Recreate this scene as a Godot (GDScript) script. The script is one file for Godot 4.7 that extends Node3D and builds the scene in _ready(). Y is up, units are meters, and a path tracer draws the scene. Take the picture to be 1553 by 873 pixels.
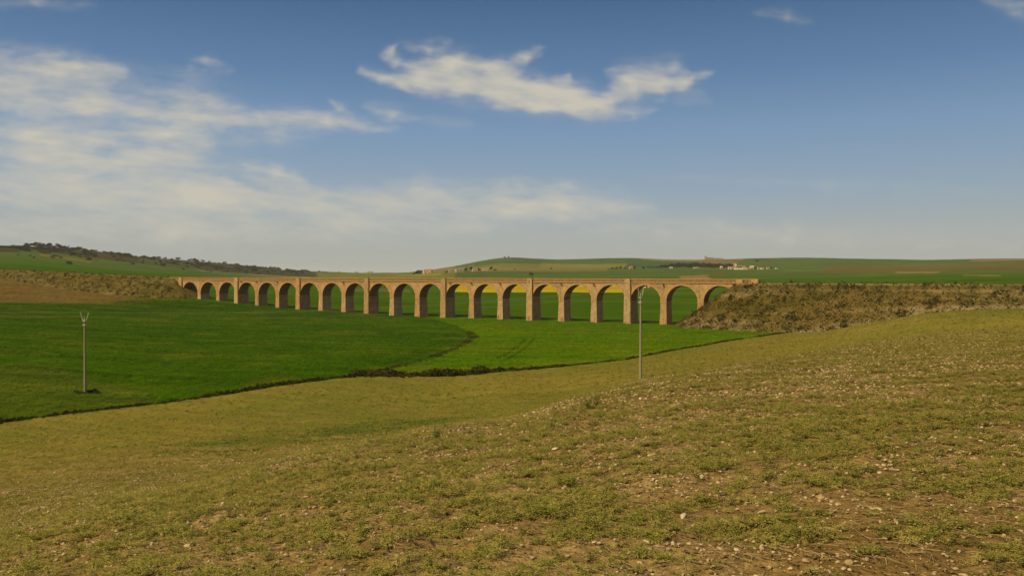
extends Node3D
# A stone railway viaduct of twenty-one arches across a green valley, seen from a stony hillside field.
# Heights in the terrain table are metres relative to the eye; the eye stands EYE above the origin.

const EYE := 1.6
const FOCAL := 1292.0          # focal length of the photograph in its own pixels
const MID := 776.5
const PITCH := 11.28           # distance from pier to pier
const SUN_FROM := Vector3(-0.60, 0.66, 0.45)

var rng := RandomNumberGenerator.new()
var noise_wide := FastNoiseLite.new()
var noise_mid := FastNoiseLite.new()
var noise_fine := FastNoiseLite.new()
var col_az: PackedFloat64Array = []
var col_knots: Array = []      # per column: [u, h, slope] packed arrays
var names := {}
var M := {}

# ------------------------------------------------------------------ terrain table
# [column (pixel of the photograph), [[depth, height], ...]]
var TERRAIN := [
	[-500, [[5, -2.4], [12, -4.4], [20, -6.6], [35, -10], [50, -12.3], [80, -13.5], [150, -13], [250, -9], [330, -4], [450, 2], [700, 12], [1100, 34], [1400, 48], [2000, 35], [6500, 10]]],
	[0, [[5, -2.3], [12, -3.75], [20, -6.0], [40, -10.2], [60, -12.6], [79, -13.7], [101, -13.8], [150, -13.6], [250, -12.2], [330, -9.5], [400, -4], [450, 1.2], [700, 9], [1100, 31], [1400, 45.5], [2000, 30], [6500, 5]]],
	[150, [[5, -2.2], [12, -3.4], [20, -5.4], [40, -9.6], [60, -12.2], [85, -13.8], [150, -14], [250, -13.2], [330, -11], [380, -8], [430, -4.5], [500, -2.0], [700, 3], [1200, 22], [1500, 38.5], [2200, 25], [6500, 3]]],
	[300, [[5, -2.15], [12, -3.2], [18, -4.5], [30, -7.4], [45, -10], [70, -12.8], [97, -14.1], [150, -14.4], [250, -14], [320, -12.6], [350, -10.6], [380, -10.2], [450, -9], [700, -4.5], [1000, 2], [1500, 14], [1900, 26.5], [2600, 15], [6500, 1]]],
	[450, [[5, -2.1], [12, -3.0], [20, -4.3], [32, -7.0], [50, -10.2], [75, -13], [108, -14.3], [200, -14.6], [300, -14], [326, -13.6], [450, -12.5], [800, -8], [1300, -2], [2200, 8], [3000, 3], [6500, 0]]],
	[600, [[5, -2.0], [12, -2.8], [26, -4.97], [40, -7.9], [60, -11.0], [90, -13.6], [121, -14.6], [200, -14.9], [300, -14.8], [450, -13.5], [700, -10.5], [1000, -6], [1500, -1], [2200, 1.6], [3000, 1.8], [6500, 2]]],
	[690, [[5, -2.0], [12, -2.75], [28, -5.0], [42, -7.8], [65, -11.2], [92, -13.4], [120, -14.6], [200, -15], [280, -15], [450, -14], [600, -12.8], [700, -11.3], [780, -10.2], [900, -8.5], [1100, -4], [1250, 0.5], [1400, 4.5], [1700, 10.5], [2000, 17.5], [2600, 8], [6500, 2]]],
	[765, [[5, -1.97], [12, -2.66], [30, -5.2], [45, -8.0], [70, -11.4], [90, -12.7], [128, -14.6], [200, -15], [270, -15.1], [450, -14], [600, -13], [700, -11.5], [780, -10.5], [900, -8.5], [1100, -3.5], [1250, 1], [1400, 5.5], [1700, 21], [2000, 39], [2600, 20], [6500, 2]]],
	[850, [[5, -1.96], [12, -2.6], [36, -5.47], [55, -8.6], [80, -11.6], [136, -14.7], [200, -15], [260, -15.1], [450, -14], [600, -13], [700, -11.5], [780, -10.5], [900, -8.5], [1100, -3], [1300, 3], [1700, 18], [2100, 35], [2700, 20], [6500, 2]]],
	[950, [[5, -1.95], [12, -2.5], [49, -6.4], [70, -9.2], [91, -11.4], [120, -13.4], [147, -14.7], [200, -15], [257, -15.1], [450, -14], [600, -13], [700, -11.5], [780, -10.5], [900, -8], [1100, -2], [1300, 5], [1450, 8.5], [1700, 17], [2200, 41], [2800, 25], [6500, 2]]],
	[1060, [[5, -1.93], [12, -2.4], [55, -6.3], [80, -9.3], [110, -12], [145, -13.8], [170, -14.7], [220, -15], [250, -15.1], [450, -14], [700, -9], [850, -5], [1000, -1.5], [1200, 5], [1400, 9], [1500, 12], [1700, 17], [2200, 36], [2800, 25], [6500, 2]]],
	[1150, [[5, -1.92], [12, -2.37], [72, -7.5], [100, -10.6], [130, -12.6], [165, -13.9], [195, -14.7], [240, -15], [300, -14.5], [450, -13], [700, -8], [1000, -1.5], [1200, 4], [1400, 8], [1500, 11], [1700, 18], [2100, 38], [2800, 25], [6500, 2]]],
	[1250, [[5, -1.9], [12, -2.3], [94, -8.4], [130, -11.4], [170, -13.2], [205, -14], [235, -14.6], [300, -14], [450, -11], [700, -6], [1000, 0], [1400, 10], [1700, 22], [2000, 38], [2700, 25], [6500, 2]]],
	[1400, [[5, -1.87], [12, -2.2], [60, -5], [100, -7.4], [140, -9.5], [175, -8.6], [205, -9.8], [240, -12], [450, -8], [700, -3], [1000, 3], [1400, 14], [1900, 31.5], [2600, 20], [6500, 2]]],
	[1553, [[5, -1.83], [12, -2.1], [60, -4.6], [90, -6.25], [125, -7.7], [160, -6.8], [190, -7.8], [240, -9.5], [450, -6], [700, -2], [1000, 5], [1400, 16], [1900, 34], [2600, 20], [6500, 2]]],
	[2000, [[5, -1.75], [12, -1.9], [60, -3.6], [90, -4.4], [160, -4.6], [240, -6], [450, -4], [700, 0], [1000, 6], [1400, 18], [1900, 34], [2600, 20], [6500, 2]]],
]
var AROUND := [   # [degrees from the view, knots by distance] beside and behind the viewer
	[-150, [[5, -1.7], [60, -4], [200, -6], [700, 4], [2000, 20], [6500, 4]]],
	[-90, [[5, -2.2], [20, -5], [60, -10], [200, -11], [500, 0], [1500, 30], [6500, 8]]],
	[90, [[5, -1.5], [60, -0.4], [200, 2], [700, 6], [2000, 24], [6500, 2]]],
	[150, [[5, -1.4], [60, 0.5], [300, 3], [2000, 20], [6500, 2]]],
]
# the scrubby ditch between the hill field and the valley: depth by x
var DITCH := [[-200, -90], [-120, 0], [-70, 48], [-47, 79], [-37, 95], [-28, 111], [-21.5, 120.5], [-14, 121], [-7, 122], [3, 130], [20, 147], [51, 192], [84, 234], [120, 270], [200, 330]]
# the bend that parts the two valley fields: x by depth
var BEND := [[118, -22], [126, -20.5], [133, -18.6], [145, -15.3], [169, -11.3], [187, -9.6], [199, -9.2], [212, -10], [223, -11.6], [247, -16.5], [275, -23.7], [300, -31.7], [420, -40]]

func _ready() -> void:
	rng.seed = 20177
	setup_camera_and_light()
	setup_noise()
	setup_terrain()
	setup_materials()
	build_ground()
	build_embankments()
	build_viaduct()
	build_poles()
	build_far_buildings()
	build_far_trees()
	build_scrub()
	build_hill_field()

# ------------------------------------------------------------------ camera, sky, sun
func setup_camera_and_light() -> void:
	var cam := Camera3D.new()
	cam.name = "camera"
	cam.position = Vector3(0, EYE, 0)
	cam.rotation.x = -atan(21.3 / FOCAL)
	cam.fov = 2.0 * rad_to_deg(atan(436.5 / FOCAL))
	cam.near = 0.1
	cam.far = 12000.0
	add_child(cam)
	cam.current = true
	var env := Environment.new()
	env.background_mode = Environment.BG_SKY
	env.tonemap_mode = Environment.TONE_MAPPER_LINEAR
	env.tonemap_exposure = 1.24
	env.sdfgi_enabled = true
	env.ssao_enabled = true
	env.ssil_enabled = true
	var sky := Sky.new()
	var pan := PanoramaSkyMaterial.new()
	pan.panorama = ImageTexture.create_from_image(make_sky())
	sky.sky_material = pan
	env.sky = sky
	env.fog_enabled = true
	env.fog_density = 0.00006
	env.fog_light_color = Color(0.86, 0.88, 0.9)
	var we := WorldEnvironment.new()
	we.name = "environment"
	we.environment = env
	add_child(we)
	var sun := DirectionalLight3D.new()
	sun.name = "sun"
	sun.light_color = Color(1.0, 0.9, 0.66)
	sun.light_energy = 1.5
	sun.light_angular_distance = 0.55
	sun.shadow_enabled = true
	sun.look_at_from_position(SUN_FROM * 100.0, Vector3.ZERO)
	add_child(sun)

func sky_gradient(el: float) -> Color:
	var t := [[-90, Color(0.40, 0.41, 0.38)], [0, Color(0.43, 0.435, 0.39)], [2.5, Color(0.41, 0.44, 0.42)], [5.5, Color(0.30, 0.395, 0.485)], [9.4, Color(0.205, 0.325, 0.49)], [13, Color(0.125, 0.23, 0.395)], [17.5, Color(0.07, 0.15, 0.285)], [28, Color(0.065, 0.14, 0.26)], [90, Color(0.07, 0.135, 0.24)]]
	for i in t.size() - 1:
		if el <= t[i + 1][0]:
			var k: float = clampf((el - t[i][0]) / (t[i + 1][0] - t[i][0]), 0, 1)
			return t[i][1].lerp(t[i + 1][1], k)
	return t[-1][1]

# cirrus: strokes of [polyline, width, strength] in degrees-like units of the view direction (pixels of a flat picture at FOCAL)
var CIRRUS := [
	[[547, 102, 580, 122, 622, 142], 8, 0.62], [[594, 73, 587, 85, 605, 98, 640, 110], 7, 0.6], [[600, 68, 650, 74, 695, 68], 9, 0.35],
	[[828, 76, 790, 86, 755, 96, 700, 106], 8, 0.6], [[590, 122, 640, 128, 700, 134, 760, 142, 819, 152, 870, 162, 930, 166], 20, 0.95], [[640, 112, 700, 120, 760, 132, 830, 142, 880, 150], 18, 0.85], [[620, 100, 680, 106, 740, 116, 790, 128], 16, 0.6],
	[[640, 96, 700, 96, 740, 92], 10, 0.4], [[861, 113, 848, 134], 11, 0.6], [[835, 165, 890, 178, 960, 174, 1000, 166], 9, 0.45], [[820, 140, 880, 148, 925, 155], 15, 0.75],
	[[880, 158, 925, 154, 960, 143, 1000, 134, 1035, 127, 1085, 114], 12, 0.8], [[900, 150, 935, 140, 960, 126, 985, 112], 10, 0.45], [[925, 112, 960, 106, 1015, 105, 1045, 114], 13, 0.4], [[925, 132, 985, 122, 1050, 126], 12, 0.4], [[1055, 118, 1022, 142], 7, 0.4], [[1020, 150, 1080, 150], 10, 0.2],
	[[-120, 120, 20, 140, 150, 165, 290, 175, 380, 185], 38, 0.62], [[-120, 80, 0, 95, 90, 110, 190, 110], 20, 0.45], [[-120, 215, 60, 225, 200, 245, 320, 222], 40, 0.66], [[-120, 290, 120, 285, 300, 305, 480, 300], 46, 0.72],
	[[300, 292, 480, 308, 640, 306, 850, 308, 1000, 318], 22, 0.66], [[560, 318, 760, 322, 900, 326], 20, 0.45], [[-100, 350, 250, 350, 520, 345, 740, 345], 28, 0.42], [[300, 186, 400, 180, 500, 184, 610, 198], 12, 0.6], [[340, 215, 420, 205, 500, 200], 16, 0.35],
	[[494, 152, 515, 163, 540, 172], 6, 0.5], [[555, 160, 600, 176, 640, 186], 9, 0.3], [[190, 104, 120, 98, 60, 86], 8, 0.4], [[285, 105, 320, 100, 355, 108], 10, 0.3], [[370, 252, 420, 262, 465, 276], 9, 0.6], [[275, 272, 340, 280, 400, 296], 8, 0.4],
	[[120, 218, 250, 200, 350, 190], 12, 0.35], [[830, 332, 1000, 345, 1220, 352], 14, 0.24], [[700, 286, 790, 282, 870, 290], 8, 0.34], [[980, 268, 1250, 282, 1520, 288], 9, 0.13], [[1140, 22, 1190, 27, 1240, 34], 8, 0.2],
	[[-60, 12, 60, 8, 150, 14], 9, 0.2], [[1480, -10, 1540, 20, 1600, 60], 14, 0.22], [[880, 352, 1200, 362, 1553, 372], 16, 0.2], [[640, 185, 720, 190], 9, 0.15],
	[[70, 182, 160, 178, 260, 188], 8, -0.5], [[140, 226, 190, 222, 230, 230], 11, -0.5], [[320, 258, 370, 275, 410, 288], 8, -0.5], [[100, 275, 220, 262, 320, 255], 7, -0.3], [[690, 108, 735, 112], 8, -0.3], [[797, 112, 815, 118], 8, -0.6], [[580, 100, 560, 90], 9, -0.3],
]

func make_sky() -> Image:
	var warp := FastNoiseLite.new()
	warp.seed = 5
	warp.frequency = 0.012
	warp.fractal_octaves = 4
	var fibre := FastNoiseLite.new()
	fibre.seed = 9
	fibre.frequency = 0.02
	fibre.fractal_octaves = 5
	fibre.fractal_gain = 0.6
	# strokes on a coarse lattice of the view directions, 5 units apart
	var x0 := -150.0
	var y0 := -40.0
	var step := 4.0
	var nx := 470
	var ny := 122
	var field := PackedFloat32Array()
	field.resize(nx * ny)
	var cut := PackedFloat32Array()
	cut.resize(nx * ny)
	for i in nx * ny:
		field[i] = 1.0
		cut[i] = 1.0
	for s in CIRRUS:
		var p: Array = s[0]
		var w: float = s[1]
		var st: float = s[2]
		var parts := p.size() / 2 - 1
		for k in range(0, p.size() - 2, 2):
			var a := Vector2(p[k], p[k + 1])
			var b := Vector2(p[k + 2], p[k + 3])
			var reach := w * 2.6
			var i0 := clampi(int((minf(a.x, b.x) - reach - x0) / step), 0, nx - 1)
			var i1 := clampi(int((maxf(a.x, b.x) + reach - x0) / step) + 1, 0, nx - 1)
			var j0 := clampi(int((minf(a.y, b.y) - reach - y0) / step), 0, ny - 1)
			var j1 := clampi(int((maxf(a.y, b.y) + reach - y0) / step) + 1, 0, ny - 1)
			var ab := b - a
			var l2 := ab.length_squared()
			for j in range(j0, j1 + 1):
				for i in range(i0, i1 + 1):
					var q := Vector2(x0 + i * step, y0 + j * step)
					var t := clampf((q - a).dot(ab) / l2, 0, 1)
					var way := (k / 2 + t) / parts
					var slim := 0.3 + 0.7 * pow(maxf(sin(PI * clampf(way, 0.0, 1.0)), 0.0), 0.6)
					var off := q - a - ab * t
					var d := off.length() / (w * slim * (1.15 if off.y < 0.0 else 0.85))
					var g := exp(-d * d * 0.9) * absf(st) * (0.45 + 0.55 * slim)
					var n := j * nx + i
					if st > 0:
						field[n] = field[n] * (1.0 - g * 0.88)
					else:
						cut[n] = minf(cut[n], 1.0 - g)
	var big_w := 4096
	var big_h := 2048
	var small := Image.create(1024, 512, false, Image.FORMAT_RGBF)
	for y in 512:
		var el := 90.0 - (y + 0.5) * 180.0 / 512.0
		for x in 1024:
			if el < -2.0:
				small.set_pixel(x, y, sky_gradient(el) * 0.77)
			else:
				small.set_pixel(x, y, sky_color(wrapf((x + 0.5) * 360.0 / 1024.0, -180.0, 180.0), el, field, cut, nx, ny, x0, y0, step, warp, fibre))
	small.resize(big_w, big_h, Image.INTERPOLATE_CUBIC)
	for y in range(int((90.0 - 26.0) / 180.0 * big_h), int((90.0 + 1.0) / 180.0 * big_h)):
		var el := 90.0 - (y + 0.5) * 180.0 / big_h
		for i in range(-int(38.0 / 360.0 * big_w), int(38.0 / 360.0 * big_w)):
			var x := posmod(i, big_w)
			small.set_pixel(x, y, sky_color((i + 0.5) * 360.0 / big_w, el, field, cut, nx, ny, x0, y0, step, warp, fibre))
	return small

func sky_color(az: float, el: float, field: PackedFloat32Array, cut: PackedFloat32Array, nx: int, ny: int, x0: float, y0: float, step: float, warp: FastNoiseLite, fibre: FastNoiseLite) -> Color:
	var c := sky_gradient(el)
	# generic cirrus on the dome, for the part of the sky that the strokes do not describe
	var ca := cos(deg_to_rad(el))
	var dir := Vector3(sin(deg_to_rad(az)) * ca, sin(deg_to_rad(el)), -cos(deg_to_rad(az)) * ca)
	var dens := 0.0
	var own := 0.0
	if absf(az) < 55.0 and el < 40.0:
		var x := MID + FOCAL * dir.x / -dir.z
		var y := 415.2 - FOCAL * dir.y / -dir.z
		own = clampf(minf(minf((x + 130.0) / 100.0, (1683.0 - x) / 100.0), (y + 110.0) / 60.0), 0, 1)
		if own > 0.0:
			var wx := x + 14.0 * warp.get_noise_2d(x * 0.7, y * 1.6) + 3.0 * warp.get_noise_2d(x * 3.0 + 700.0, y * 5.0)
			var wy := y + 9.0 * warp.get_noise_2d(x * 0.8 + 300.0, y * 1.8 + 900.0) + 2.5 * warp.get_noise_2d(x * 3.5 + 50.0, y * 6.0)
			var fx := clampf((wx - x0) / step, 0, nx - 1.01)
			var fy := clampf((wy - y0) / step, 0, ny - 1.01)
			var i := int(fx)
			var j := int(fy)
			fx -= i
			fy -= j
			var n := j * nx + i
			var v := lerpf(lerpf(field[n], field[n + 1], fx), lerpf(field[n + nx], field[n + nx + 1], fx), fy)
			var k := lerpf(lerpf(cut[n], cut[n + 1], fx), lerpf(cut[n + nx], cut[n + nx + 1], fx), fy)
			dens = (1.0 - v) * k
			# fibres run gently down to the right, as the wind draws them out
			var f := fibre.get_noise_2d((x + y * 1.2) * 0.22, (y - x * 0.16) * 1.5)
			var f2 := fibre.get_noise_2d((x + y) * 0.8 + 400.0, (y - x * 0.1) * 3.0)
			dens = clampf(dens * (1.0 + 0.3 * f + 0.12 * f2) + dens * (1.0 - dens) * (1.0 * f + 0.7 * f2), 0, 1)
			dens = pow(dens, 1.15)
	var other := 0.0
	if own < 1.0:
		var q := Vector2(dir.x, dir.z) / (dir.y + 0.12) * 60.0
		other = clampf(0.4 + 0.9 * fibre.get_noise_2d(q.x * 0.35, q.y * 0.8 + 500.0), 0, 0.75) * clampf((el + 2.0) / 8.0, 0, 1)
	dens = lerpf(other, dens, own)
	return c.lerp(Color(0.60, 0.565, 0.475), clampf(dens, 0, 1) * 0.97) * 0.77

# ------------------------------------------------------------------ noise and terrain height
func setup_noise() -> void:
	noise_wide.seed = 11
	noise_wide.frequency = 0.02
	noise_wide.fractal_octaves = 4
	noise_mid.seed = 12
	noise_mid.frequency = 0.14
	noise_mid.fractal_octaves = 4
	noise_fine.seed = 13
	noise_fine.frequency = 1.1
	noise_fine.fractal_octaves = 3

func setup_terrain() -> void:
	var all := []
	for c in TERRAIN:
		var az := atan((c[0] - MID) / FOCAL)
		var k := [[0.0, -1.6]]
		for p in c[1]:
			k.append([p[0] / cos(az), p[1]])
		all.append([az, k])
	for c in AROUND:
		for turn in [0.0, -TAU, TAU]:
			var az: float = deg_to_rad(c[0]) + turn
			if absf(az) < deg_to_rad(280):
				var k := [[0.0, -1.6]]
				k.append_array(c[1])
				all.append([az, k])
	all.sort_custom(func(a, b): return a[0] < b[0])
	for c in all:
		col_az.append(c[0])
		var u := PackedFloat64Array()
		var h := PackedFloat64Array()
		for p in c[1]:
			u.append(log(p[0] + 8.0))
			h.append(p[1] + EYE)
		var n := u.size()
		var m := PackedFloat64Array()
		m.resize(n)
		var dl := PackedFloat64Array()
		for i in n - 1:
			dl.append((h[i + 1] - h[i]) / (u[i + 1] - u[i]))
		m[0] = dl[0]
		m[n - 1] = dl[n - 2]
		for i in range(1, n - 1):
			var w0 := u[i] - u[i - 1]
			var w1 := u[i + 1] - u[i]
			m[i] = (dl[i - 1] * w1 + dl[i] * w0) / (w0 + w1)
		col_knots.append([u, h, m])

func column_height(c: int, r: float) -> float:
	var u: PackedFloat64Array = col_knots[c][0]
	var h: PackedFloat64Array = col_knots[c][1]
	var m: PackedFloat64Array = col_knots[c][2]
	var x := log(r + 8.0)
	var i := clampi(u.bsearch(x) - 1, 0, u.size() - 2)
	var d := u[i + 1] - u[i]
	var t := clampf((x - u[i]) / d, 0, 1)
	var t2 := t * t
	var t3 := t2 * t
	return h[i] * (2 * t3 - 3 * t2 + 1) + m[i] * d * (t3 - 2 * t2 + t) + h[i + 1] * (3 * t2 - 2 * t3) + m[i + 1] * d * (t3 - t2)

# which four columns an azimuth lies between, with their weights (a cubic through the columns)
func column_weights(az: float) -> Array:
	var i := clampi(col_az.bsearch(az) - 1, 1, col_az.size() - 3)
	var a0 := col_az[i - 1]
	var a1 := col_az[i]
	var a2 := col_az[i + 1]
	var a3 := col_az[i + 2]
	var t := clampf((az - a1) / (a2 - a1), 0, 1)
	var t2 := t * t
	var t3 := t2 * t
	var b0 := t3 - 2 * t2 + t
	var b1 := t3 - t2
	var k0 := (a2 - a1) / (a2 - a0)
	var k1 := (a2 - a1) / (a3 - a1)
	return [i, -b0 * k0, 2 * t3 - 3 * t2 + 1 - b1 * k1, 3 * t2 - 2 * t3 + b0 * k0, b1 * k1]

func ripple(x: float, z: float, r: float) -> float:
	var v := 0.0
	if r < 160.0:
		var k := clampf((r - 0.5) / 4.0, 0, 1)
		v = k * (0.05 * noise_fine.get_noise_2d(x * 1.5, z * 1.5) * clampf(1.5 - r / 60.0, 0, 1) + 0.09 * noise_mid.get_noise_2d(x * 1.6, z * 1.6) * clampf(1.6 - r / 100.0, 0.15, 1))
	if r > 20.0:
		v += 0.35 * noise_wide.get_noise_2d(x * 0.7, z * 0.7) * clampf((r - 20.0) / 80.0, 0, 1)
	if r > 700.0:
		v += 3.0 * noise_wide.get_noise_2d(x * 0.12 + 90.0, z * 0.12) * clampf((r - 700.0) / 900.0, 0, 1)
	return v

func ground_y(x: float, z: float) -> float:
	var r := sqrt(x * x + z * z)
	var w := column_weights(atan2(x, -z))
	var i: int = w[0]
	return column_height(i - 1, r) * w[1] + column_height(i, r) * w[2] + column_height(i + 1, r) * w[3] + column_height(i + 2, r) * w[4] + ripple(x, z, r)

func spot(px: float, depth: float, lift := 0.0) -> Vector3:
	var x := (px - MID) / FOCAL * depth
	return Vector3(x, ground_y(x, -depth) + lift, -depth)

func along(table: Array, v: float) -> float:
	for i in table.size() - 1:
		if v <= table[i + 1][0]:
			return lerpf(table[i][1], table[i + 1][1], clampf((v - table[i][0]) / (table[i + 1][0] - table[i][0]), 0, 1))
	return table[-1][1]

# fields beyond the viaduct: [column from, column to, depth from, depth to, slant, colour]
var FAR_FIELDS := [
	[688, 968, 605, 790, 0.0, Color(0.43, 0.33, 0.008)],
	[968, 1040, 700, 790, 0.0, Color(0.20, 0.17, 0.05)],
	[688, 968, 790, 880, 0.0, Color(0.045, 0.085, 0.012)],
	[430, 690, 1000, 1750, 0.0, Color(0.15, 0.17, 0.03)],
	[520, 620, 560, 640, 0.0, Color(0.11, 0.14, 0.03)],
	[600, 670, 1180, 1330, 0.0, Color(0.23, 0.22, 0.03)],
	[640, 720, 1500, 2100, 0.0, Color(0.19, 0.16, 0.06)],
	[720, 920, 1330, 1560, 0.15, Color(0.18, 0.155, 0.06)],
	[690, 860, 1560, 1700, 0.2, Color(0.14, 0.16, 0.035)],
	[820, 950, 1500, 1790, -0.1, Color(0.19, 0.19, 0.035)],
	[690, 1000, 1790, 2400, 0.0, Color(0.07, 0.115, 0.03)],
	[972, 1128, 1960, 2400, 0.3, Color(0.20, 0.17, 0.06)],
	[950, 1060, 1560, 1960, 0.0, Color(0.055, 0.10, 0.035)],
	[1060, 1120, 1760, 2010, 0.0, Color(0.17, 0.13, 0.055)],
	[1032, 1076, 820, 1010, 0.0, Color(0.24, 0.17, 0.075)],
	[1040, 1110, 1380, 1440, 0.0, Color(0.21, 0.17, 0.08)],
	[1080, 1100, 900, 1150, 0.0, Color(0.11, 0.11, 0.02)],
	[1190, 1330, 1260, 1320, 0.0, Color(0.16, 0.16, 0.05)],
	[1250, 1700, 1000, 1500, 0.1, Color(0.12, 0.105, 0.025)],
	[1360, 1425, 930, 990, 0.5, Color(0.21, 0.165, 0.06)],
	[1460, 1520, 750, 790, 0.4, Color(0.21, 0.16, 0.06)],
	[1470, 1700, 1600, 1800, 0.0, Color(0.20, 0.15, 0.06)],
	[-700, 30, 1000, 2600, 0.0, Color(0.055, 0.05, 0.018)],
	[30, 210, 1160, 2600, 0.0, Color(0.06, 0.055, 0.02)],
	[60, 140, 980, 1060, 0.1, Color(0.17, 0.14, 0.025)],
	[300, 470, 1080, 1180, 0.0, Color(0.24, 0.22, 0.11)],
	[210, 300, 1180, 1500, 0.0, Color(0.07, 0.085, 0.022)],
	[210, 480, 1500, 2600, 0.0, Color(0.06, 0.058, 0.03)],
	[300, 480, 1180, 1500, 0.0, Color(0.055, 0.06, 0.028)],
]

func ground_color(x: float, z: float, r: float) -> Color:
	var depth := -z
	var wide := noise_wide.get_noise_2d(x, z)
	var mid := noise_mid.get_noise_2d(x, z)
	if depth < 3.0 and r > 60.0:
		return Color(0.16, 0.15, 0.04) * (1.0 + 0.3 * wide)
	var edge := along(DITCH, x) + 2.0 * noise_mid.get_noise_2d(x * 0.8, 40.0)
	if depth < edge or r < 60.0:
		# the hill field: pale stony soil under a thin crop, greener and closer towards the foot
		var soil := Color(0.28, 0.195, 0.09).lerp(Color(0.17, 0.11, 0.042), clampf(0.5 + 0.9 * noise_mid.get_noise_2d(x * 2.0, z * 2.0), 0, 1))
		var crop := Color(0.222, 0.192, 0.034).lerp(Color(0.152, 0.166, 0.024), clampf(0.35 + 1.1 * wide + 0.5 * mid, 0, 1))
		var k := clampf((r - 22.0) / 60.0, 0.0, 0.85) + 0.2 * mid
		var c := soil.lerp(crop, clampf(k, 0, 0.95))
		var patch := clampf(1.0 - Vector2((x + 12.0) / 16.0, (depth - 62.0) / 12.0).length(), 0, 1)
		c = c.lerp(Color(0.075, 0.115, 0.018), clampf(patch * 1.4 * (0.5 + 1.2 * mid), 0, 0.6))
		# paler drills of the seeder, drawn along the slope
		var drill := noise_mid.get_noise_2d((x * 0.8 - depth * 0.6) * 0.35, (x * 0.6 + depth * 0.8) * 3.0)
		return c * (1.0 + 0.18 * noise_fine.get_noise_2d(x, z) + 0.2 * drill)
	var line := (x * 0.507 + depth * 0.862) - (140.0 * -0.507 + 360.0 * 0.862)     # behind (+) or before (-) the front of the viaduct
	if line < 4.0:
		var bend := along(BEND, depth) + 0.8 * noise_mid.get_noise_2d(depth * 0.5, 9.0)
		var c: Color
		var strip := noise_mid.get_noise_2d((x * 0.97 - depth * 0.24) * 0.12, (x * 0.24 + depth * 0.97) * 1.2)
		if x < bend or depth < 118.0:
			c = Color(0.037, 0.088, 0.0022).lerp(Color(0.053, 0.099, 0.0025), clampf(0.4 + 1.2 * wide, 0, 1))
			# drilled headland: two wheel marks beside the bend
			var off := bend - x
			if depth > 124.0 and depth < 222.0 and (absf(off - 4.2) < 0.3 or absf(off - 6.2) < 0.3):
				c *= 0.72
			var pale := clampf(1.0 - absf(depth - 178.0 + x * 0.1) / 2.5, 0, 1) * clampf((x + 70.0) / 30.0, 0, 1)
			c = c.lerp(Color(0.12, 0.12, 0.02), pale * 0.5 * clampf(0.3 + strip * 2.0, 0, 1))
			if depth > 305.0 and x < -120.0:
				var brown := clampf((depth - 312.0 + 25.0 * wide) / 12.0, 0, 1) * clampf((-x - 140.0) / 25.0, 0, 1)
				c = c.lerp(Color(0.13, 0.088, 0.028), brown)
			var left := clampf((-x - 38.0 - (depth - 95.0) * 0.9) / 2.0, 0, 1) * clampf((128.0 - depth) / 3.0, 0, 1)
			c = c.lerp(Color(0.085, 0.09, 0.016), left * 0.4)
		else:
			c = Color(0.066, 0.136, 0.002).lerp(Color(0.088, 0.148, 0.0025), clampf(0.35 + 1.4 * wide, 0, 1))
			var t := (depth - 143.0) / (196.0 - 143.0)      # wheel marks of the sprayer
			if t > 0.0 and t < 1.0:
				var wx := -4.0 + 10.2 * t - 3.0 * t * t
				if absf(x - wx) < 0.28 or absf(x - wx - 1.9) < 0.28:
					c *= 0.6
			if depth - edge < 6.0:
				c = c.lerp(Color(0.17, 0.17, 0.02), 0.35 * clampf(0.5 + mid * 2.0, 0, 1))
		var thin := clampf(noise_wide.get_noise_2d(x * 2.4 + 33.0, z * 2.4) * 2.4 - 0.35, 0, 1)
		c = c.lerp(Color(0.115, 0.125, 0.012), thin * 0.45)
		var lane := absf(fposmod(x * 0.35 + depth + 6.0 * noise_wide.get_noise_2d(x * 0.3, 5.0), 18.0) - 9.0)
		if x < bend and (absf(lane - 1.0) < 0.3):
			c *= 0.62
		return c * 1.14 * (1.0 + 0.3 * strip + 0.22 * mid)
	var px := MID + FOCAL * x / maxf(depth, 1.0)
	var c := Color(0.047, 0.108, 0.003).lerp(Color(0.064, 0.118, 0.004), clampf(0.4 + wide * 1.5, 0, 1))
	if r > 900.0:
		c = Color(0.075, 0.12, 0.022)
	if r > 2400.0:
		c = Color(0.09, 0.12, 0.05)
	var j := 14.0 * noise_wide.get_noise_2d(x * 0.35, z * 0.35)
	for f in FAR_FIELDS:
		var d: float = depth + j * 0.012 * depth * 0.12 + (px - f[0]) * f[4]
		if px + j * 0.4 > f[0] and px + j * 0.4 < f[1] and d > f[2] and d < f[3]:
			c = f[5]
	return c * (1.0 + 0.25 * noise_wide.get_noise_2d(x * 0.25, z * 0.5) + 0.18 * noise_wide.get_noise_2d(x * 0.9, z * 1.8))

# ------------------------------------------------------------------ small helpers
func numbered(called: String) -> String:
	if not names.has(called):
		names[called] = 0
		return called
	names[called] += 1
	return "%s_%03d" % [called, names[called]]

func tag(o: Node, label: String, category := "", group := "", kind := "") -> void:
	o.set_meta("label", label)
	if category != "":
		o.set_meta("category", category)
	if group != "":
		o.set_meta("group", group)
	if kind != "":
		o.set_meta("kind", kind)

func thing(called: String, at: Vector3, label: String, category: String, group := "", turn := 0.0) -> Node3D:
	var o := Node3D.new()
	o.name = numbered(called)
	o.position = at
	o.rotation.y = turn
	add_child(o)
	tag(o, label, category, group)
	return o

func put(called: String, mesh: Mesh, mat: Material, parent: Node = self) -> MeshInstance3D:
	var o := MeshInstance3D.new()
	o.name = numbered(called) if parent == self else called
	o.mesh = mesh
	if mat:
		o.material_override = mat
	parent.add_child(o, true)
	return o

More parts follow.
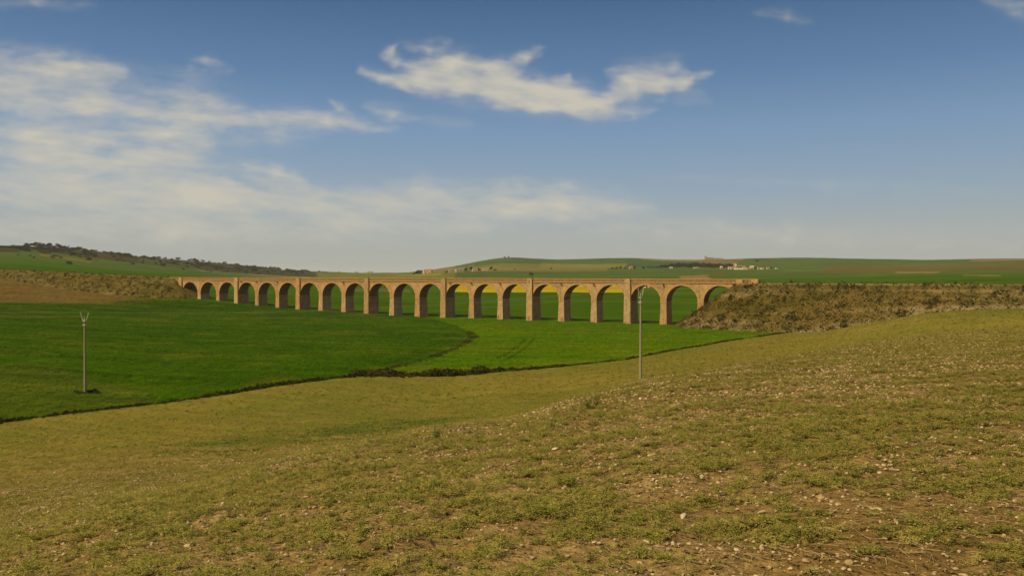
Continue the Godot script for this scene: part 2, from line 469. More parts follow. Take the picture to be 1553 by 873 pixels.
func quad(st: SurfaceTool, a: Vector3, b: Vector3, c: Vector3, d: Vector3) -> void:
	var n := (c - a).cross(b - a).normalized()     # clockwise seen from the front
	for v in [a, b, c, a, c, d]:
		st.set_normal(n)
		st.add_vertex(v)

# a block given by its lower and upper rectangles: a frustum when they differ
func block(st: SurfaceTool, lo: Vector3, hi: Vector3, grow_x := 0.0, grow_z := 0.0) -> void:
	var b := [Vector3(lo.x - grow_x, lo.y, lo.z - grow_z), Vector3(hi.x + grow_x, lo.y, lo.z - grow_z), Vector3(hi.x + grow_x, lo.y, hi.z + grow_z), Vector3(lo.x - grow_x, lo.y, hi.z + grow_z)]
	var t := [Vector3(lo.x, hi.y, lo.z), Vector3(hi.x, hi.y, lo.z), Vector3(hi.x, hi.y, hi.z), Vector3(lo.x, hi.y, hi.z)]
	quad(st, t[3], t[0], t[1], t[2])
	quad(st, b[0], b[3], b[2], b[1])
	for i in 4:
		var k := (i + 1) % 4
		quad(st, b[i], b[k], t[k], t[i])

func tool() -> SurfaceTool:
	var st := SurfaceTool.new()
	st.begin(Mesh.PRIMITIVE_TRIANGLES)
	return st

func box_mesh(lo: Vector3, hi: Vector3) -> Mesh:
	var st := tool()
	block(st, lo, hi)
	return st.commit()

func tube(st: SurfaceTool, a: Vector3, b: Vector3, ra: float, rb: float, sides := 8, cap := true) -> void:
	var d := (b - a).normalized()
	var s := d.cross(Vector3.UP if absf(d.y) < 0.9 else Vector3.RIGHT).normalized()
	var t := d.cross(s)
	for i in sides:
		var p := TAU * i / sides
		var q := TAU * (i + 1) / sides
		var u := s * cos(p) + t * sin(p)
		var v := s * cos(q) + t * sin(q)
		var c := [a + u * ra, b + u * rb, b + v * rb, a + v * ra]
		var nn := [u, u, v, v]
		for k in [0, 1, 2, 0, 2, 3]:
			st.set_normal(nn[k])
			st.add_vertex(c[k])
		if cap:
			for e in [[a, ra, -d, u, v], [b, rb, d, v, u]]:
				for w in [e[0], e[0] + e[3] * e[1], e[0] + e[4] * e[1]]:
					st.set_normal(e[2])
					st.add_vertex(w)

func multi(called: String, mesh: Mesh, mat: Material, places: Array, tints: Array, label: String, parent: Node = self) -> MultiMeshInstance3D:
	var mm := MultiMesh.new()
	mm.transform_format = MultiMesh.TRANSFORM_3D
	mm.use_colors = true
	mm.mesh = mesh
	mm.instance_count = places.size()
	for i in places.size():
		mm.set_instance_transform(i, places[i])
		mm.set_instance_color(i, tints[i])
	var o := MultiMeshInstance3D.new()
	o.name = numbered(called)
	o.multimesh = mm
	o.material_override = mat
	parent.add_child(o, true)
	tag(o, label, "", "", "stuff")
	return o

# ------------------------------------------------------------------ materials
func tinted(rough := 0.95) -> StandardMaterial3D:
	var m := StandardMaterial3D.new()
	m.vertex_color_use_as_albedo = true
	m.roughness = rough
	m.metallic_specular = 0.2
	m.cull_mode = BaseMaterial3D.CULL_DISABLED
	return m

func plain(c: Color, rough := 0.9, spec := 0.3) -> StandardMaterial3D:
	var m := StandardMaterial3D.new()
	m.albedo_color = c.linear_to_srgb()
	m.roughness = rough
	m.metallic_specular = spec
	return m

func grain_texture(seed_no: int, freq: float, lo: float, hi: float, size := 512) -> Texture2D:
	var n := FastNoiseLite.new()
	n.seed = seed_no
	n.frequency = freq
	n.fractal_octaves = 5
	n.fractal_gain = 0.6
	var im := n.get_seamless_image(size, size)
	im.convert(Image.FORMAT_RGB8)
	for y in size:
		for x in size:
			var v := lerpf(lo, hi, im.get_pixel(x, y).r)
			im.set_pixel(x, y, Color(v, v, v))
	return ImageTexture.create_from_image(im)

func bump_texture(seed_no: int, freq: float, strength: float, size := 512) -> Texture2D:
	var n := FastNoiseLite.new()
	n.seed = seed_no
	n.frequency = freq
	n.fractal_octaves = 5
	n.fractal_gain = 0.62
	var im := n.get_seamless_image(size, size)
	im.convert(Image.FORMAT_RGBA8)
	im.bump_map_to_normal_map(strength)
	return ImageTexture.create_from_image(im)

# coursed limestone: each block its own tone, thin mortar, blotches of grime and ochre lichen
func masonry_texture(course: int, seed_no: int) -> Texture2D:
	var r := RandomNumberGenerator.new()
	r.seed = seed_no
	var size := 512
	var n := FastNoiseLite.new()
	n.seed = seed_no
	n.frequency = 0.012
	n.fractal_octaves = 5
	var blot := n.get_seamless_image(size, size)
	n.seed = seed_no + 1
	n.frequency = 0.09
	var fine := n.get_seamless_image(size, size)
	n.seed = seed_no + 2
	n.frequency = 0.03
	var streak := n.get_seamless_image(size, size)
	var tone := PackedFloat32Array()
	for i in 4096:
		tone.append(r.randf())
	var im := Image.create(size, size, false, Image.FORMAT_RGB8)
	for y in size:
		var row := y / course
		for x in size:
			var wide := course * 2
			var xs := (x + (row % 2) * course + row * 7) % size
			var b := tone[(row * 97 + xs / wide) % 4096]
			var joint := 1.0 if (y % course < 1 or xs % wide < 1) else 0.0
			var big := blot.get_pixel(x, y).r - 0.5
			var c := Color(0.68, 0.58, 0.455).lerp(Color(0.62, 0.51, 0.38), b)
			c = c.lerp(Color(0.66, 0.51, 0.34), clampf(big * 2.2, 0, 0.55))
			c = c.lerp(Color(0.50, 0.425, 0.32), clampf(-big * 2.0, 0, 0.55))
			c = c * (0.86 + 0.28 * fine.get_pixel(x, y).r)
			c = c.lerp(Color(0.47, 0.39, 0.27), joint * 0.5)
			# damp streaks that ran down the face, and dark crust
			var run := streak.get_pixel(x, (y / 6) % size).r - 0.62
			c = c.lerp(Color(0.36, 0.30, 0.215), clampf(run * 7.0, 0, 0.75) * clampf(0.5 + big * 3.0, 0, 1))
			im.set_pixel(x, y, c)
	return ImageTexture.create_from_image(im)

func setup_materials() -> void:
	var g := tinted()
	g.albedo_texture = grain_texture(3, 0.03, 0.62, 1.0, 1024)
	g.albedo_color = Color(1, 1, 1)
	g.uv1_triplanar = true
	g.uv1_world_triplanar = true
	g.uv1_scale = Vector3(0.19, 0.19, 0.19)
	g.normal_enabled = true
	g.normal_texture = bump_texture(4, 0.03, 9.0, 1024)
	g.normal_scale = 1.3
	g.metallic_specular = 0.0
	M.ground = g
	var s := StandardMaterial3D.new()
	s.albedo_texture = masonry_texture(16, 31)
	s.uv1_triplanar = true
	s.uv1_scale = Vector3(0.085, 0.085, 0.085)
	s.roughness = 0.95
	s.metallic_specular = 0.2
	s.normal_enabled = true
	s.normal_texture = bump_texture(8, 0.04, 8.0)
	s.normal_scale = 0.7
	M.stone = s
	M.stones = []
	for k in 5:
		var one := s.duplicate()
		one.uv1_offset = Vector3(0.37 * k, 0.11 * k, 0.23 * k)
		var shade: float = [1.0, 0.94, 0.985, 0.91, 0.96][k]
		one.albedo_color = Color(shade, shade * [1.0, 0.985, 1.01, 1.0, 0.97][k], shade * [1.0, 0.95, 1.03, 0.98, 0.93][k])
		M.stones.append(one)
	var p := s.duplicate()
	p.albedo_texture = masonry_texture(12, 57)
	p.albedo_color = Color(0.78, 0.75, 0.70)
	p.uv1_scale = Vector3(0.11, 0.11, 0.11)
	M.weathered = p
	var b := s.duplicate()
	b.albedo_color = Color(1.0, 0.97, 0.92)
	b.uv1_scale = Vector3(0.14, 0.14, 0.14)
	M.dressed = b
	M.leaf = tinted(0.9)
	M.leaf.backlight = Color(0.25, 0.28, 0.05)
	M.leaf.metallic_specular = 0.05
	M.rock = tinted(0.95)
	M.rock.albedo_texture = grain_texture(21, 0.05, 0.7, 1.0, 256)
	M.rock.uv1_triplanar = true
	M.rock.uv1_scale = Vector3(2, 2, 2)
	M.concrete = plain(Color(0.27, 0.235, 0.165))
	M.concrete.albedo_texture = grain_texture(22, 0.02, 0.78, 1.0, 256)
	M.concrete.uv1_triplanar = true
	M.steel = plain(Color(0.30, 0.29, 0.25), 0.55, 0.5)
	M.porcelain = plain(Color(0.45, 0.42, 0.34), 0.4, 0.5)
	M.wire = plain(Color(0.22, 0.19, 0.14), 0.7, 0.3)
	M.bark = plain(Color(0.07, 0.05, 0.03))
	M.opening = plain(Color(0.03, 0.028, 0.025), 0.6)
	M.ballast = plain(Color(0.36, 0.31, 0.20))
	M.rust = plain(Color(0.13, 0.07, 0.04), 0.8)

# ------------------------------------------------------------------ ground
func build_ground() -> void:
	var azs := PackedFloat64Array()
	var a := -180.0
	while a < 180.0:
		azs.append(deg_to_rad(a))
		a += 0.085 if absf(a + 0.04) < 36.5 else (0.5 if absf(a) < 50.0 else 3.0)
	azs.append(deg_to_rad(180.0))
	var na := azs.size()
	var wi := PackedInt32Array()
	var ww := PackedFloat64Array()
	var sn := PackedFloat64Array()
	var cs := PackedFloat64Array()
	for az in azs:
		var w := column_weights(az)
		wi.append(w[0])
		for k in 4:
			ww.append(w[k + 1])
		sn.append(sin(az))
		cs.append(-cos(az))
	var rows := 540
	var nc := col_az.size()
	var v := PackedVector3Array()
	var nr := PackedVector3Array()
	var cl := PackedColorArray()
	v.resize(rows * na)
	nr.resize(rows * na)
	cl.resize(rows * na)
	var heights := PackedFloat64Array()
	heights.resize(nc)
	for j in rows:
		var r := 0.35 * pow(7000.0 / 0.35, pow(float(j) / (rows - 1), 0.72))
		for c in nc:
			heights[c] = column_height(c, r)
		for i in na:
			var x := r * sn[i]
			var z := r * cs[i]
			var k := wi[i]
			var y := heights[k - 1] * ww[i * 4] + heights[k] * ww[i * 4 + 1] + heights[k + 1] * ww[i * 4 + 2] + heights[k + 2] * ww[i * 4 + 3]
			v[j * na + i] = Vector3(x, y + ripple(x, z, r), z)
			cl[j * na + i] = ground_color(x, z, r) * 1.22
	var idx := PackedInt32Array()
	idx.resize((rows - 1) * (na - 1) * 6)
	var at := 0
	for j in rows - 1:
		for i in na - 1:
			var p := j * na + i
			idx[at] = p
			idx[at + 1] = p + na
			idx[at + 2] = p + na + 1
			idx[at + 3] = p
			idx[at + 4] = p + na + 1
			idx[at + 5] = p + 1
			at += 6
	for j in rows:
		for i in na:
			var p := j * na + i
			var e := v[p + 1 if i < na - 1 else p] - v[p - 1 if i > 0 else p]
			var f := v[p + na if j < rows - 1 else p] - v[p - na if j > 0 else p]
			nr[p] = e.cross(f).normalized()
			if nr[p].y < 0:
				nr[p] = -nr[p]
	var arr := []
	arr.resize(Mesh.ARRAY_MAX)
	arr[Mesh.ARRAY_VERTEX] = v
	arr[Mesh.ARRAY_NORMAL] = nr
	arr[Mesh.ARRAY_COLOR] = cl
	arr[Mesh.ARRAY_INDEX] = idx
	var mesh := ArrayMesh.new()
	mesh.add_surface_from_arrays(Mesh.PRIMITIVE_TRIANGLES, arr)
	var o := put("ground", mesh, M.ground)
	tag(o, "stony hillside field sloping to green valley fields and far hills", "", "", "structure")

# ------------------------------------------------------------------ viaduct axes
func rail_point(s: float, t: float) -> Vector3:     # s along the viaduct from its left end, t towards the viewer from the front face
	return Vector3(-140.0 + 0.862 * s - 0.507 * t, 0, -360.0 + 0.507 * s + 0.862 * t)

func bank_top(s: float) -> float:
	if s < 100.0:
		return EYE - 1.85 + 3.1 * clampf(-s / 105.0, 0, 1.6)
	return EYE - 2.55

func bank_height(s: float, t: float, s0: float, s1: float) -> float:
	var ds := maxf(maxf(s0 - s, s - s1), 0.0)
	var d := sqrt(ds * ds + (t + 2.25) * (t + 2.25))
	var rough := 0.22 * noise_mid.get_noise_2d(s * 1.3, t * 1.3) + 0.5 * noise_wide.get_noise_2d(s * 2.5, t * 2.5)
	var fall := maxf(d - 2.7, 0.0)
	return bank_top(clampf(s, s0, s1)) - fall * 0.72 + rough * clampf(fall / 3.0, 0, 1)

func build_embankments() -> void:
	var spans := [[-190.0, -6.5, "left"], [21.0 * PITCH + 1.2, 21.0 * PITCH + 170.0, "right"]]
	for sp in spans:
		var s0: float = sp[0]
		var s1: float = sp[1]
		var a := s0 - 26.0
		var b := s1 + 26.0
		var step := 0.8
		var ns := int((b - a) / step)
		var nt := int(56.0 / step)
		var st := tool()
		var pts := PackedVector3Array()
		var cols := PackedColorArray()
		for i in ns + 1:
			for j in nt + 1:
				var s := a + i * step
				var t := -30.0 + j * step
				var p := rail_point(s, t)
				p.y = bank_height(s, t, s0, s1)
				pts.append(p)
				var n := noise_mid.get_noise_2d(p.x * 2.2, p.z * 2.2 + p.y * 2.0)
				var w := noise_wide.get_noise_2d(p.x * 2.0, p.z * 2.0)
				var c := Color(0.15, 0.105, 0.035).lerp(Color(0.09, 0.075, 0.018), clampf(0.5 + n * 1.1 + w * 0.8, 0, 1))
				var band := noise_mid.get_noise_2d(s * 0.12, p.y * 3.0)     # the bank was tipped in layers
				c = c.lerp(Color(0.24, 0.185, 0.095), clampf(band * 2.2 - 0.2, 0, 0.7))
				if sp[2] == "left":
					c = c.lerp(Color(0.11, 0.095, 0.025), 0.5)
				var low := clampf(1.0 - (p.y - ground_y(p.x, p.z)) / 2.2, 0, 1)     # loose stones gathered at the toe
				c = c.lerp(Color(0.33, 0.27, 0.17), low * clampf(0.5 + 2.0 * n, 0, 1) * (0.7 if sp[2] == "right" else 0.15))
				if absf(t + 2.25) < 2.9 and s > s0 - 1.0 and s < s1 + 1.0:
					c = Color(0.26, 0.21, 0.12) if sp[2] == "right" else Color(0.17, 0.13, 0.06)
				cols.append(c * 1.22)
		for i in ns:
			for j in nt:
				var q := i * (nt + 1) + j
				var k := [q, q + 1, q + nt + 2, q + nt + 1]
				var under := true
				for e in k:
					if pts[e].y > ground_y(pts[e].x, pts[e].z) - 1.0:
						under = false
				if under:
					continue
				for e in [0, 2, 1, 0, 3, 2]:
					st.set_color(cols[k[e]])
					st.set_smooth_group(0)
					st.add_vertex(pts[k[e]])
		st.index()
		st.generate_normals()
		var m := st.commit()
		var o := put("embankment", m, M.ground)
		tag(o, "dry scrubby railway embankment running up to the %s end of the viaduct" % sp[2], "", "", "structure")

# ------------------------------------------------------------------ the viaduct
func build_viaduct() -> void:
	var v := thing("viaduct", rail_point(0, 0), "long tan stone railway viaduct of twenty-one round arches across the valley", "viaduct")
	v.rotation.y = -atan2(0.507, 0.862)
	var wide := 4.5
	var spring := EYE - 8.15
	var cornice := EYE - 2.72
	var top := EYE - 1.45
	var radius := (PITCH - 1.75) / 2.0
	var end := 21 * PITCH
	# arches: front and back walls with the round opening, and the vault between them
	var seg := 20
	var walls := []
	var rings := []
	var ring := 0.62
	for side in [0.0, -wide]:
		var st := tool()
		var quads := []
		for i in seg:
			var a0 := PI * i / seg
			var a1 := PI * (i + 1) / seg
			var p0 := Vector3(PITCH / 2 - radius * cos(a0), spring + radius * sin(a0), side)
			var p1 := Vector3(PITCH / 2 - radius * cos(a1), spring + radius * sin(a1), side)
			quads.append([p0, Vector3(p0.x, cornice, side), Vector3(p1.x, cornice, side), p1])
		for e in [[0.0, 0.875], [PITCH - 0.875, PITCH]]:
			quads.append([Vector3(e[0], spring, side), Vector3(e[0], cornice, side), Vector3(e[1], cornice, side), Vector3(e[1], spring, side)])
		for q in quads:
			if side == 0.0:
				quad(st, q[0], q[1], q[2], q[3])
			else:
				quad(st, q[3], q[2], q[1], q[0])
		walls.append(st.commit())
		st = tool()
		var out_by := 0.07 if side == 0.0 else -0.07
		for i in seg:
			var a0 := PI * i / seg
			var a1 := PI * (i + 1) / seg
			var d0 := Vector3(-cos(a0), sin(a0), 0)
			var d1 := Vector3(-cos(a1), sin(a1), 0)
			var o := Vector3(PITCH / 2, spring, side + out_by)
			var i0 := o + d0 * radius
			var i1 := o + d1 * radius
			var o0 := o + d0 * (radius + ring)
			var o1 := o + d1 * (radius + ring)
			var back := Vector3(0, 0, -out_by)
			for q in [[i0, o0, o1, i1], [o0, o0 + back, o1 + back, o1], [i1, i1 + back, i0 + back, i0]]:
				if side == 0.0:
					quad(st, q[0], q[1], q[2], q[3])
				else:
					quad(st, q[3], q[2], q[1], q[0])
		rings.append(st.commit())
	var st := tool()
	for i in seg:
		var a0 := PI * i / seg
		var a1 := PI * (i + 1) / seg
		var n0 := Vector3(cos(a0), -sin(a0), 0)
		var n1 := Vector3(cos(a1), -sin(a1), 0)
		var p0 := Vector3(PITCH / 2, spring, 0) - n0 * radius
		var p1 := Vector3(PITCH / 2, spring, 0) - n1 * radius
		var b := Vector3(0, 0, -wide)
		for e in [[p0, n0], [p1, n1], [p1 + b, n1], [p0, n0], [p1 + b, n1], [p0 + b, n0]]:
			st.set_normal(e[1])
			st.add_vertex(e[0])
	var vault_mesh := st.commit()
	for b in 21:
		var arch := put("arch", walls[0], M.stones[(b * 3 + b / 4) % 5], v)
		arch.position.x = b * PITCH
		put("back_wall", walls[1], M.stone, arch)
		put("vault", vault_mesh, M.weathered, arch)
		put("arch_ring", rings[0], M.dressed, arch)
		put("arch_ring", rings[1], M.dressed, arch)
	# piers
	for j in 22:
		var x := j * PITCH
		var base := minf(minf(ground_y_at(x, 0.8), ground_y_at(x, -wide - 0.8)), spring - 1.0) - 0.8
		var tall := spring - base
		var batter := tall * 0.038
		st = tool()
		block(st, Vector3(x - 0.875, base, -wide), Vector3(x + 0.875, spring - 0.3, 0), batter, batter * 0.9)
		var pier := put("pier", st.commit(), M.stones[(j * 2 + j / 5) % 5], v)
		st = tool()
		block(st, Vector3(x - 1.0, spring - 0.3, -wide - 0.13), Vector3(x + 1.0, spring, 0.13))
		put("impost", st.commit(), M.dressed, pier)
		if j % 3 == 0:
			for f in [[0.02, 0.52], [-wide - 0.52, -wide - 0.02]]:
				st = tool()
				block(st, Vector3(x - 0.9, base, f[0]), Vector3(x + 0.9, top + 0.03, f[1]), batter * 0.9, batter * 0.8)
				put("pilaster", st.commit(), M.stones[(j * 2 + j / 3) % 5], pier)
	# abutments behind the end pilasters
	for e in [[-7.0, 0.0], [end, end + 3.2]]:
		st = tool()
		block(st, Vector3(e[0], spring - 4.0, -wide), Vector3(e[1], cornice, 0))
		put("abutment", st.commit(), M.stone, v)
	# cornice, deck and parapets, bay group by bay group
	st = tool()
	block(st, Vector3(-7, cornice + 0.002, -wide + 0.4), Vector3(end + 3.2, cornice + 0.28, -0.4))
	put("deck", st.commit(), M.ballast, v)
	for rail in [-wide / 2 - 0.72, -wide / 2 + 0.72]:
		st = tool()
		block(st, Vector3(-7, cornice + 0.28, rail - 0.04), Vector3(end + 3.2, cornice + 0.44, rail + 0.04))
		put("rail", st.commit(), M.rust, v)
	for k in 9:
		var a := (k - 1) * 3 * PITCH
		var b := k * 3 * PITCH
		if k == 0:
			a = -7.0
			b = 0.0
		if k == 8:
			a = end
			b = end + 3.2
		for f in [[0.0, 1.0], [-wide, -1.0]]:
			var z0: float = f[0]
			var s: float = f[1]
			st = tool()
			block(st, Vector3(a + 0.01, cornice, minf(z0 - 0.4 * s, z0 + 0.26 * s)), Vector3(b - 0.01, cornice + 0.26, maxf(z0 - 0.4 * s, z0 + 0.26 * s)))
			put("cornice", st.commit(), M.dressed, v)
			st = tool()
			block(st, Vector3(a + 0.01, cornice + 0.26, minf(z0 - 0.34 * s, z0 + 0.02 * s)), Vector3(b - 0.01, top - 0.18, maxf(z0 - 0.34 * s, z0 + 0.02 * s)))
			var par := put("parapet", st.commit(), M.weathered, v)
			st = tool()
			block(st, Vector3(a + 0.01, top - 0.18, minf(z0 - 0.42 * s, z0 + 0.1 * s)), Vector3(b - 0.01, top, maxf(z0 - 0.42 * s, z0 + 0.1 * s)))
			put("coping", st.commit(), M.dressed, par)
	# square end block of the parapet at the near end
	st = tool()
	block(st, Vector3(end + 3.2, cornice - 0.5, -0.5), Vector3(end + 5.2, top + 0.1, 0.3))
	put("end_block", st.commit(), M.dressed, v)
	# rain spouts in the spandrels
	for b in [3, 4, 5, 8, 12, 13, 14, 16, 17, 19]:
		st = tool()
		var x: float = b * PITCH + (0.0 if b % 3 != 0 else 2.6)
		block(st, Vector3(x - 0.16, cornice - 0.55, -0.1), Vector3(x + 0.16, cornice - 0.27, 0.75))
		put("rain_spout", st.commit(), M.weathered, v)

func ground_y_at(s: float, t: float) -> float:
	var p := rail_point(s, t)
	return ground_y(p.x, p.z)

# ------------------------------------------------------------------ poles and wires
func build_poles() -> void:
	var a := spot(127, 101)
	var b := spot(972, 91)
	var tall := [9.6, 9.7]
	var n := 0
	var ends := []
	for d in [[a, -0.15, 1.0, "thin grey power pole with forked top standing beside a dark bush"], [b, 0.85, 0.92, "grey power pole with forked top standing on the stony slope before the arches"]]:
		var p := thing("power_pole", d[0], d[3], "power pole", "power poles in the valley", d[1])
		var h: float = EYE - 2.35 - d[0].y if n == 1 else tall[0] - 0.9
		var st := tool()
		tube(st, Vector3(0, -0.6, 0), Vector3(0, h, 0), 0.16, 0.09, 14)
		put("pole", st.commit(), M.concrete, p)
		st = tool()
		block(st, Vector3(-0.17, h - 0.75, -0.17), Vector3(0.17, h - 0.62, 0.17))
		block(st, Vector3(-0.16, h - 0.22, -0.16), Vector3(0.16, h - 0.08, 0.16))
		put("clamp", st.commit(), M.steel, p)
		for s in [-1.0, 1.0]:
			st = tool()
			var foot := Vector3(0.05 * s, h - 0.35, 0)
			var tip := Vector3(0.36 * s, h + 0.16, 0)
			tube(st, foot, tip, 0.05, 0.045, 6)
			var arm := put("arm", st.commit(), M.steel, p)
			st = tool()
			var up := Vector3(0.16 * s, 0.66, 0)
			tube(st, tip - up * 0.12, tip + up, 0.03, 0.03, 6)
			for k in 6:
				var c := tip + up * (0.15 + k * 0.14)
				tube(st, c - up * 0.02, c + up * 0.02, 0.06, 0.035, 8)
			put("insulator", st.commit(), M.porcelain, arm)
			ends.append(p.transform * (tip + up))
		st = tool()
		tube(st, Vector3(0, h, 0), Vector3(0, h + 0.3, 0), 0.03, 0.03, 6)
		for k in 3:
			tube(st, Vector3(0, h + 0.08 + k * 0.09, 0), Vector3(0, h + 0.11 + k * 0.09, 0), 0.06, 0.035, 8)
		put("insulator", st.commit(), M.porcelain, p)
		ends.append(p.transform * Vector3(0, h + 0.3, 0))
		st = tool()     # jumper that loops over the fork
		var last := Vector3.ZERO
		for k in 13:
			var q := PI * k / 12.0
			var c := Vector3(-0.51 * cos(q), h + 0.8 + 0.18 * sin(q), 0)
			if k > 0:
				tube(st, last, c, 0.009, 0.009, 5, false)
			last = c
		put("jumper", st.commit(), M.wire, p)
		n += 1
	# three conductors from pole to pole and on to poles beyond the picture
	var far_left := Vector3(-140, EYE - 2.0, -118)
	var far_right := Vector3(128, EYE + 1.0, -76)
	var which := ["upper", "middle", "lower"]
	for k in 3:
		var w := thing("power_wire", Vector3.ZERO, "thin overhead wire strung between the two power poles, %s of three" % which[k], "wire", "overhead wires")
		var path := [far_left + Vector3(0, 0, k - 1.0), ends[k], ends[3 + k], far_right + Vector3(0, 0, k - 1.0)]
		for i in 3:
			var st := tool()
			var p: Vector3 = path[i]
			var q: Vector3 = path[i + 1]
			var prev := p
			for j in range(1, 25):
				var t := j / 24.0
				var c := p.lerp(q, t) - Vector3(0, (0.9 + 0.12 * k) * 4.0 * t * (1.0 - t), 0)
				tube(st, prev, c, 0.0055, 0.0055, 5, false)
				prev = c
			put("span", st.commit(), M.wire, w)

# ------------------------------------------------------------------ houses and the ruin
func house(called: String, px: float, depth: float, size: Vector3, turn: float, wall: Color, roof: Color, label: String, group: String, category := "house", flat := false) -> Node3D:
	var at := spot(px, depth, -0.3)
	var o := thing(called, at, label, category, group, turn)
	var w := size.x / 2
	var d := size.z / 2
	var h := size.y
	var st := tool()
	block(st, Vector3(-w, -2, -d), Vector3(w, h, d))
	var rise := d * 0.55
	if not flat:
		for s in [-w, w]:
			var tri := [Vector3(s, h, -d), Vector3(s, h + rise, 0), Vector3(s, h, d)]
			if s > 0:
				tri.reverse()
			for p in tri:
				st.set_normal(Vector3(signf(s), 0, 0))
				st.add_vertex(p)
	var wm := plain(wall)
	put("wall", st.commit(), wm, o)
	st = tool()
	if flat:
		block(st, Vector3(-w - 0.2, h, -d - 0.2), Vector3(w + 0.2, h + 0.35, d + 0.2))
	else:
		var ov := 0.35
		var e := Vector3(0, 0.22, 0)
		for s in [1.0, -1.0]:
			var a := Vector3(-w - ov, h - ov * 0.55, (d + ov) * s)
			var b := Vector3(-w - ov, h + rise, 0)
			var c := Vector3(w + ov, h + rise, 0)
			var f := Vector3(w + ov, h - ov * 0.55, (d + ov) * s)
			for q in [[a + e, b + e, c + e, f + e], [f, c, b, a], [a, a + e, f + e, f], [b, b + e, a + e, a], [f, f + e, c + e, c]]:
				if s > 0:
					quad(st, q[0], q[1], q[2], q[3])
				else:
					quad(st, q[3], q[2], q[1], q[0])
	put("roof", st.commit(), plain(roof), o)
	st = tool()
	block(st, Vector3(-0.55, -1.0, d), Vector3(0.55, minf(2.2, h * 0.7), d + 0.06))
	put("door", st.commit(), M.opening, o)
	for x in [-w * 0.62, w * 0.62]:
		st = tool()
		block(st, Vector3(x - 0.45, h * 0.45, d), Vector3(x + 0.45, h * 0.45 + 1.1, d + 0.06))
		put("window", st.commit(), M.opening, o)
	return o

